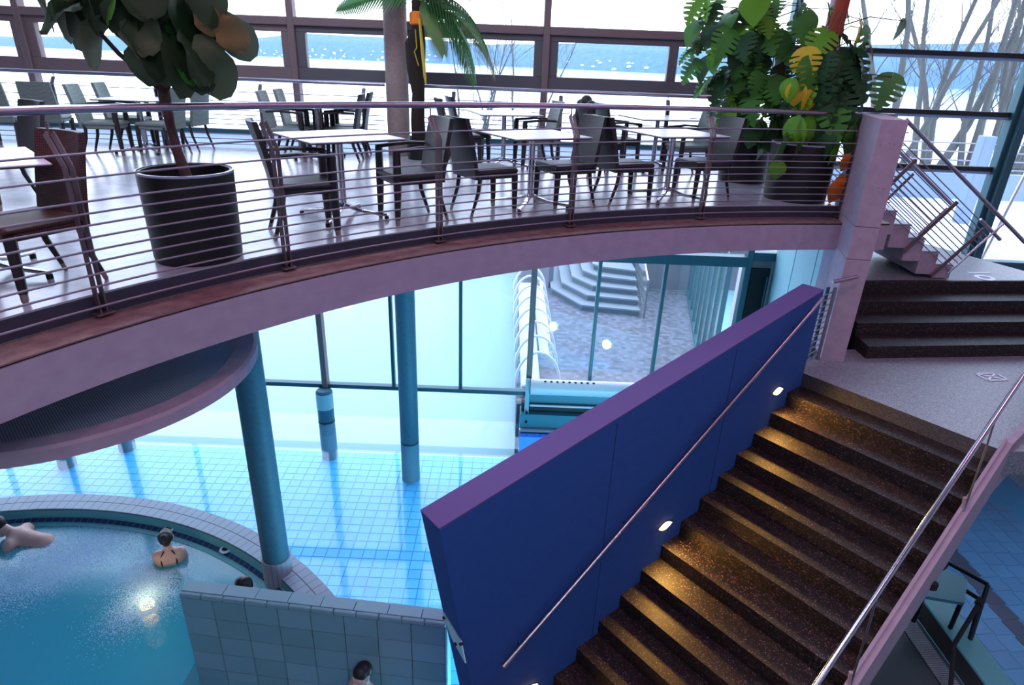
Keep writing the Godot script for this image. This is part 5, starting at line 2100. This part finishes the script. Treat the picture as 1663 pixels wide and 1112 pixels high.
func climbers() -> void:
	planter("planter", Vector3(3.62, 0, -8.42), 0.4, 0.7, "round black planter at the right end of the terrace by the pier")
	planter("planter", Vector3(3.35, 0, -9.75), 0.36, 0.72, "round dark planter behind the right hand one")
	var big := split_leaf(5, 0.5)
	var soft := split_leaf(4, 0.9)
	var young := split_leaf(0, 0.6)
	var g := RandomNumberGenerator.new()
	g.seed = 77
	# plant on the near right pot
	var o := thing("monstera", "climbing swiss cheese plant with split leaves on a mossy pole by the pier", "plant", Vector3(3.62, 0, -8.42))
	var s := Shape.new()
	s.tube([Vector3(0.0, 0.55, 0), Vector3(0.02, 0.9, 0), Vector3(-0.02, 1.3, 0)], [0.13, 0.11, 0.08], 12)
	part("moss_pole", s, mats.moss, o)
	s = Shape.new()
	s.tube([Vector3(-0.02, 1.25, 0.02), Vector3(0.03, 1.6, 0.0), Vector3(0.07, 2.0, 0.0), Vector3(0.09, 2.5, 0.0)], [0.06, 0.075, 0.085, 0.08], 12)
	part("coir_pole", s, mats.coir, o)
	for k in 9:
		s = Shape.new()
		var a := g.randf() * TAU
		var path := []
		for i in 6:
			a += g.randf_range(0.3, 0.9)
			path.append(Vector3(0.05 + cos(a) * 0.11, 2.2 - i * 0.16 - g.randf() * 0.05, 0.02 + sin(a) * 0.11))
		s.tube(path, 0.006, 5)
		part("aerial_root", s, mats.root, o)
	var spots := [
		[Vector3(0.3, 1.75, 0.15), Vector3(0.3, -0.8, 0.4), 0.42, "leaf_dark", 0], [Vector3(0.2, 1.55, 0.2), Vector3(0.35, -0.8, 0.4), 0.44, "leaf_dark", 0],
		[Vector3(0.1, 1.72, 0.2), Vector3(0.1, -0.7, 0.6), 0.4, "leaf_dark", 0], [Vector3(0.25, 1.4, 0.25), Vector3(0.2, -0.85, 0.3), 0.38, "leaf_dark", 1],
		[Vector3(0.42, 1.6, 0.05), Vector3(0.4, -0.7, 0.2), 0.4, "leaf_dark", 0], [Vector3(0.36, 1.45, 0.1), Vector3(0.2, -0.9, 0.2), 0.36, "leaf_mid", 1],
		[Vector3(0.82, 1.5, 0.1), Vector3(-0.25, -0.85, 0.2), 0.36, "leaf_mid", 0], [Vector3(0.28, 2.1, 0.1), Vector3(0.4, -0.7, 0.3), 0.34, "leaf_yellow", 1],
		[Vector3(0.4, 2.0, 0.05), Vector3(0.3, -0.85, 0.1), 0.34, "leaf_mid", 0], [Vector3(-0.3, 1.75, 0.2), Vector3(-0.1, -0.85, 0.4), 0.32, "leaf_yellow", 0],
		[Vector3(-0.25, 1.65, 0.25), Vector3(0.15, -0.85, 0.4), 0.36, "leaf_mid", 0], [Vector3(-0.35, 1.38, 0.25), Vector3(-0.1, -0.9, 0.3), 0.22, "leaf_yellow", 2],
		[Vector3(-0.42, 1.42, 0.2), Vector3(-0.3, -0.8, 0.3), 0.22, "leaf_bright", 2], [Vector3(-0.15, 1.3, 0.25), Vector3(0.0, -0.9, 0.3), 0.24, "leaf_yellow", 2],
		[Vector3(0.15, 1.15, 0.3), Vector3(0.2, -0.9, 0.3), 0.28, "leaf_bright", 2], [Vector3(0.32, 1.05, 0.32), Vector3(0.0, -0.95, 0.25), 0.3, "leaf_dark", 2],
		[Vector3(0.5, 1.05, 0.3), Vector3(0.1, -0.9, 0.2), 0.24, "leaf_bright", 2], [Vector3(0.68, 1.02, 0.2), Vector3(0.3, -0.8, 0.2), 0.2, "leaf_bright", 2],
		[Vector3(0.42, 0.92, 0.35), Vector3(0.15, -0.95, 0.2), 0.3, "leaf_mid", 2], [Vector3(0.56, 0.7, 0.36), Vector3(0.1, -0.95, 0.2), 0.26, "leaf_dark", 2],
		[Vector3(0.58, 0.55, 0.36), Vector3(0.15, -0.95, 0.2), 0.24, "leaf_dark", 2], [Vector3(-0.1, 1.0, 0.3), Vector3(-0.1, -0.9, 0.3), 0.26, "leaf_bright", 2],
		[Vector3(-0.3, 0.98, 0.3), Vector3(-0.2, -0.9, 0.2), 0.34, "leaf_bright", 2], [Vector3(-0.38, 0.8, 0.32), Vector3(0.1, -0.95, 0.2), 0.3, "leaf_mid", 2],
		[Vector3(-0.42, 0.48, 0.32), Vector3(-0.05, -0.95, 0.2), 0.2, "leaf_bright", 2], [Vector3(-0.18, 0.78, 0.35), Vector3(0.1, -0.9, 0.25), 0.24, "ficus_grey", 2],
		[Vector3(0.2, 0.78, 0.36), Vector3(0.2, -0.7, 0.4), 0.26, "leaf_bright", 2], [Vector3(0.05, 0.85, 0.35), Vector3(-0.2, -0.8, 0.4), 0.28, "leaf_dark", 2],
		[Vector3(0.1, 1.4, 0.25), Vector3(-0.3, -0.7, 0.5), 0.34, "leaf_dark", 0], [Vector3(0.0, 1.55, 0.2), Vector3(-0.4, -0.5, 0.5), 0.36, "leaf_dark", 1],
		[Vector3(0.15, 1.9, 0.1), Vector3(0.5, -0.4, 0.4), 0.36, "leaf_dark", 0], [Vector3(0.78, 2.1, 0.1), Vector3(0.2, -0.9, 0.1), 0.2, "leaf_dark", 2],
		[Vector3(-0.05, 1.95, 0.1), Vector3(-0.5, -0.4, 0.4), 0.34, "leaf_bright", 0], [Vector3(0.5, 1.85, 0.0), Vector3(0.6, -0.5, 0.2), 0.2, "leaf_yellow", 2],
	]
	var shapes := [big, soft, young]
	for k in 34:
		var a := g.randf() * TAU
		var y := g.randf_range(1.1, 1.72)
		spots.append([Vector3(0.1 + cos(a) * 0.28, y, sin(a) * 0.22 + 0.06), Vector3(cos(a) * 0.6, g.randf_range(-1.0, -0.4), sin(a) * 0.5 + 0.2), g.randf_range(0.28, 0.42), ["leaf_dark", "leaf_dark", "leaf_dark", "leaf_mid", "leaf_bright"][g.randi() % 5], g.randi() % 2])
	for q in spots:
		leaf_at(o, shapes[q[4]], mats[q[3]], q[0], q[1], q[2], g.randf_range(-0.5, 0.5))
		stalk(o, Vector3(0.03, min(q[0].y, 2.2) - 0.1, 0.04), q[0])
	# second, wider plant further back
	o = thing("monstera", "tall bushy swiss cheese plant left of the coir pole, in the rear pot", "plant", Vector3(3.2, 0, -9.3))
	s = Shape.new()
	s.tube([Vector3(0.05, 0.6, -0.4), Vector3(0.0, 1.2, -0.1), Vector3(-0.03, 2.3, 0)], [0.1, 0.12, 0.1], 12)
	part("moss_pole", s, mats.moss, o)
	for k in 165:
		var y := g.randf_range(0.75, 2.35)
		var a := g.randf_range(-0.2, PI + 0.2)
		var wide := 0.35 + 0.55 * clampf((y - 0.9) / 0.9, 0, 1)
		var rr := sqrt(g.randf()) * wide
		var p := Vector3(-cos(a) * rr * 1.1 - 0.12 * clampf(y - 1.0, 0, 1), y, sin(a) * rr * 0.6)
		var d := Vector3(-cos(a) * 0.7, g.randf_range(-1.0, -0.3), sin(a) * 0.5 + 0.15)
		var col: String = ["leaf_dark", "leaf_dark", "leaf_mid", "leaf_mid", "leaf_bright"][g.randi() % 5]
		leaf_at(o, shapes[[0, 0, 1, 2][g.randi() % 4] if y > 1.0 else 2], mats[col], p, d, g.randf_range(0.2, 0.34), g.randf_range(-0.6, 0.6))
		if k % 3 == 0:
			stalk(o, Vector3(0.0, y - 0.15, 0.0), p)
	for k in 10:
		s = Shape.new()
		var x := g.randf_range(-0.15, 0.25)
		s.tube([Vector3(x, 1.9, 0.15), Vector3(x + 0.02, 1.5, 0.2), Vector3(x + g.randf_range(-0.05, 0.05), 1.0, 0.2)], 0.007, 5)
		part("aerial_root", s, mats.root, o)
	var lf := thing("fallen_leaf", "bright orange dried leaf hanging low beside the right planter", "leaf", Vector3(3.98, 0.1, -8.0))
	part("blade", young, mats.orange_leaf, lf, Transform3D(Basis(Vector3(0, -0.32, 0), Vector3(0, 0, 0.3), Vector3(-0.22, 0, 0)), Vector3(0, 0.22, 0)))
	lf = thing("fallen_leaf", "small orange dried leaf caught higher beside the right planter", "leaf", Vector3(3.99, 0.5, -8.02))
	part("blade", young, mats.orange_leaf, lf, Transform3D(Basis(Vector3(0.02, -0.2, 0), Vector3(0, 0, 0.2), Vector3(-0.12, 0, 0)), Vector3(0, 0.1, 0)))


func stalk(o: Node3D, a: Vector3, b: Vector3) -> void:
	var s := Shape.new()
	s.tube([a, a.lerp(b, 0.5) + Vector3(0, 0.08, 0), b], [0.009, 0.007, 0.005], 5)
	part("stalk", s, mats.stalk, o)


func fittings() -> void:
	# starting platform and rails by the lap pool
	var o := thing("pool_platform", "small teal platform with dark tubular frame at the lap pool edge", "platform", Vector3.ZERO)
	var s := Shape.new()
	s.prism(PackedVector2Array([Vector2(5.7, -6.55), Vector2(6.25, -7.2), Vector2(6.52, -6.88), Vector2(6.2, -6.45)]), Transform3D(Basis(Vector3(1, 0, 0), Vector3(0, 0, 1), Vector3(0, 1, 0)), Vector3(0, -4.96, 0)), 0.05)
	part("deck_board", s, mats.teal_panel, o)
	for e in [[Vector3(6.43, -4.9, -7.2), Vector3(6.7, -4.86, -6.75)], [Vector3(6.7, -4.86, -6.75), Vector3(6.35, -5.5, -6.3)], [Vector3(6.43, -4.9, -7.2), Vector3(6.22, -4.95, -7.0)], [Vector3(6.22, -4.95, -7.0), Vector3(6.5, -4.95, -6.55)], [Vector3(6.5, -4.95, -6.55), Vector3(6.35, -5.5, -6.3)]]:
		s = Shape.new()
		s.tube([e[0], e[1]], 0.03, 8)
		part("frame_tube", s, mats.black_steel, o)
	for q in [Vector3(5.75, -5.45, -6.6), Vector3(6.2, -5.45, -6.5)]:
		s = Shape.new()
		s.tube([q, q + Vector3(0, 0.5, 0)], 0.03, 8)
		part("leg", s, mats.black_steel, o)
	o = thing("grab_pole", "black slanted grab pole in front of the lap pool platform", "pole", Vector3.ZERO)
	s = Shape.new()
	s.tube([Vector3(5.45, -5.45, -5.3), Vector3(5.62, -4.9, -5.75), Vector3(6.05, -4.55, -6.1)], 0.028, 10)
	part("shaft", s, mats.rubber, o)
	s = Shape.new()
	s.tube([Vector3(6.02, -4.56, -6.08), Vector3(6.09, -4.52, -6.13)], 0.045, 10)
	part("knob", s, mats.rubber, o)
	o = thing("plate_hook", "small steel hook under the edge of the stair side plate", "hook", on_stair(2.85, 2.06, -3.95))
	s = Shape.new()
	s.tube([Vector3(0, 0.06, 0), Vector3(0.03, 0.04, 0.04), Vector3(0.05, -0.02, 0.05), Vector3(0.02, -0.07, 0.05)], 0.012, 8)
	part("wire", s, mats.steel, o)
	o = thing("plate_clip", "small dark clip on the outside of the stair side plate", "clip", on_stair(1.05, 2.07, -2.78))
	s = Shape.new()
	s.box(Vector3.ZERO, Vector3(0.07, 0.09, 0.05), Basis(), 0.01)
	part("body", s, mats.rubber, o)


func swimmers() -> void:
	# woman seen from behind, in water to the shoulder blades
	var w := -5.4
	var at := Vector3(-4.93, w, -7.2)
	var o := thing("person", "woman with dark hair in a black bikini seen from behind in the round pool", "person", at)
	person(o, Basis(Vector3.UP, 0.35), true)
	at = Vector3(-3.46, w - 0.03, -6.4)
	o = thing("person", "dark haired bather by the foot of the column, mostly behind the tiled wall", "person", at)
	person(o, Basis(Vector3.UP, 1.4), false)
	at = Vector3(-1.53, -5.23, -5.0)
	o = thing("person", "dark haired bather in front of the grey tiled wall, only the head in view", "person", at)
	person(o, Basis(Vector3.UP, 2.6), false)
	# man leaning forward at the left edge, back out of the water
	o = thing("person", "man leaning forward with bare back at the left edge of the round pool", "person", Vector3(-7.25, w, -7.5))
	var s := Shape.new()
	s.nets([[Vector3(-0.32, 0.2, 0), Vector3(-0.22, 0.12, 0), 0.07, 0.07], [Vector3(-0.12, 0.03, 0), Vector3(0.25, -0.05, 0.02), 0.15, 0.13], [Vector3(-0.14, 0.05, -0.17), Vector3(-0.14, 0.05, 0.17), 0.09, 0.09], [Vector3(-0.14, 0.03, 0.19), Vector3(-0.2, -0.2, 0.3), 0.06, 0.045], [Vector3(-0.2, -0.2, 0.3), Vector3(-0.35, -0.25, 0.32), 0.045, 0.035], [Vector3(-0.14, 0.03, -0.19), Vector3(-0.2, -0.2, -0.3), 0.06, 0.045], [Vector3(-0.2, -0.2, -0.3), Vector3(-0.35, -0.25, -0.32), 0.045, 0.035], [Vector3(0.25, -0.05, 0.02), Vector3(0.42, -0.22, 0.02), 0.13, 0.12]], 0.02, 0.07)
	add_head(s, Vector3(-0.42, 0.25, 0), Basis(Vector3.UP, PI * 0.5))
	part("body", s, mats.skin, o)
	s = Shape.new()
	hair(s, Vector3(-0.42, 0.25, 0), Basis(Vector3.UP, PI * 0.5), false)
	part("hair", s, mats.hair, o)


func add_head(s: Shape, c: Vector3, b: Basis) -> void:
	# head looks along b * -z
	s.nets([
		[c + b * Vector3(0, 0.03, 0.015), c + b * Vector3(0, 0.035, -0.015), 0.09, 0.085],
		[c + b * Vector3(0, -0.03, -0.02), c + b * Vector3(0, -0.085, -0.055), 0.07, 0.04],
		[c + b * Vector3(0, 0.02, -0.095), c + b * Vector3(0, -0.02, -0.112), 0.012, 0.016],
		[c + b * Vector3(-0.02, -0.06, -0.09), c + b * Vector3(0.02, -0.06, -0.09), 0.013, 0.013],
		[c + b * Vector3(-0.035, 0.025, -0.085), c + b * Vector3(-0.03, 0.025, -0.086), 0.014, 0.014],
		[c + b * Vector3(0.035, 0.025, -0.085), c + b * Vector3(0.03, 0.025, -0.086), 0.014, 0.014],
		[c + b * Vector3(-0.088, 0.03, 0.01), c + b * Vector3(-0.088, -0.01, 0.0), 0.018, 0.012],
		[c + b * Vector3(0.088, 0.03, 0.01), c + b * Vector3(0.088, -0.01, 0.0), 0.018, 0.012],
		[c + b * Vector3(0, -0.04, 0.03), c + b * Vector3(0, -0.16, 0.035), 0.055, 0.055]], 0.008, 0.03)


func hair(s: Shape, c: Vector3, b: Basis, tied: bool) -> void:
	var bones := [
		[c + b * Vector3(0, 0.05, 0.03), c + b * Vector3(0, 0.055, -0.01), 0.102, 0.09],
		[c + b * Vector3(0, 0.0, 0.06), c + b * Vector3(0, -0.05, 0.055), 0.075, 0.05]]
	if tied:
		bones.append([c + b * Vector3(0.0, 0.1, 0.11), c + b * Vector3(0.01, 0.07, 0.13), 0.045, 0.04])
	s.nets(bones, 0.01, 0.03)


func person(o: Node3D, b: Basis, suit: bool) -> void:
	var s := Shape.new()
	var bones := [
		[b * Vector3(0, 0.1, 0.0), b * Vector3(0, -0.42, 0.0), 0.1, 0.12],
		[b * Vector3(-0.1, 0.06, 0.0), b * Vector3(-0.08, -0.42, 0.0), 0.1, 0.1],
		[b * Vector3(0.1, 0.06, 0.0), b * Vector3(0.08, -0.42, 0.0), 0.1, 0.1],
		[b * Vector3(-0.145, 0.12, 0.0), b * Vector3(0.145, 0.12, 0.0), 0.058, 0.062],
		[b * Vector3(0, 0.12, 0.0), b * Vector3(0, 0.25, -0.01), 0.06, 0.05],
		[b * Vector3(-0.16, 0.11, 0.0), b * Vector3(-0.22, -0.15, -0.06), 0.056, 0.043],
		[b * Vector3(0.16, 0.11, 0.0), b * Vector3(0.22, -0.15, -0.06), 0.056, 0.043],
		[b * Vector3(-0.22, -0.15, -0.06), b * Vector3(-0.16, -0.24, -0.26), 0.042, 0.03],
		[b * Vector3(0.22, -0.15, -0.06), b * Vector3(0.16, -0.24, -0.26), 0.042, 0.03],
	]
	for e in [-1.0, 1.0]:
		for f in 4:
			bones.append([b * Vector3(e * (0.16 - 0.018 * f), -0.245, -0.29), b * Vector3(e * (0.13 - 0.02 * f), -0.27, -0.37), 0.012, 0.009])
		bones.append([b * Vector3(e * 0.17, -0.24, -0.25), b * Vector3(e * 0.14, -0.22, -0.31), 0.018, 0.012])
	s.nets(bones, 0.02, 0.05)
	var c := b * Vector3(0, 0.37, -0.03)
	add_head(s, c, b)
	part("body", s, mats.skin, o)
	s = Shape.new()
	hair(s, c, b, suit)
	part("hair", s, mats.hair, o)
	if suit:
		s = Shape.new()
		s.tube([b * Vector3(-0.05, 0.2, 0.05), b * Vector3(-0.1, 0.12, 0.075), b * Vector3(-0.1, 0.02, 0.105), b * Vector3(-0.09, -0.06, 0.11)], 0.012, 6)
		s.tube([b * Vector3(0.05, 0.2, 0.05), b * Vector3(0.1, 0.12, 0.075), b * Vector3(0.1, 0.02, 0.105), b * Vector3(0.09, -0.06, 0.11)], 0.012, 6)
		s.tube([b * Vector3(-0.2, -0.04, 0.02), b * Vector3(-0.12, -0.05, 0.1), b * Vector3(0.0, -0.05, 0.115), b * Vector3(0.12, -0.05, 0.1), b * Vector3(0.2, -0.04, 0.02)], 0.022, 6)
		part("bikini_top", s, mats.swimsuit, o)
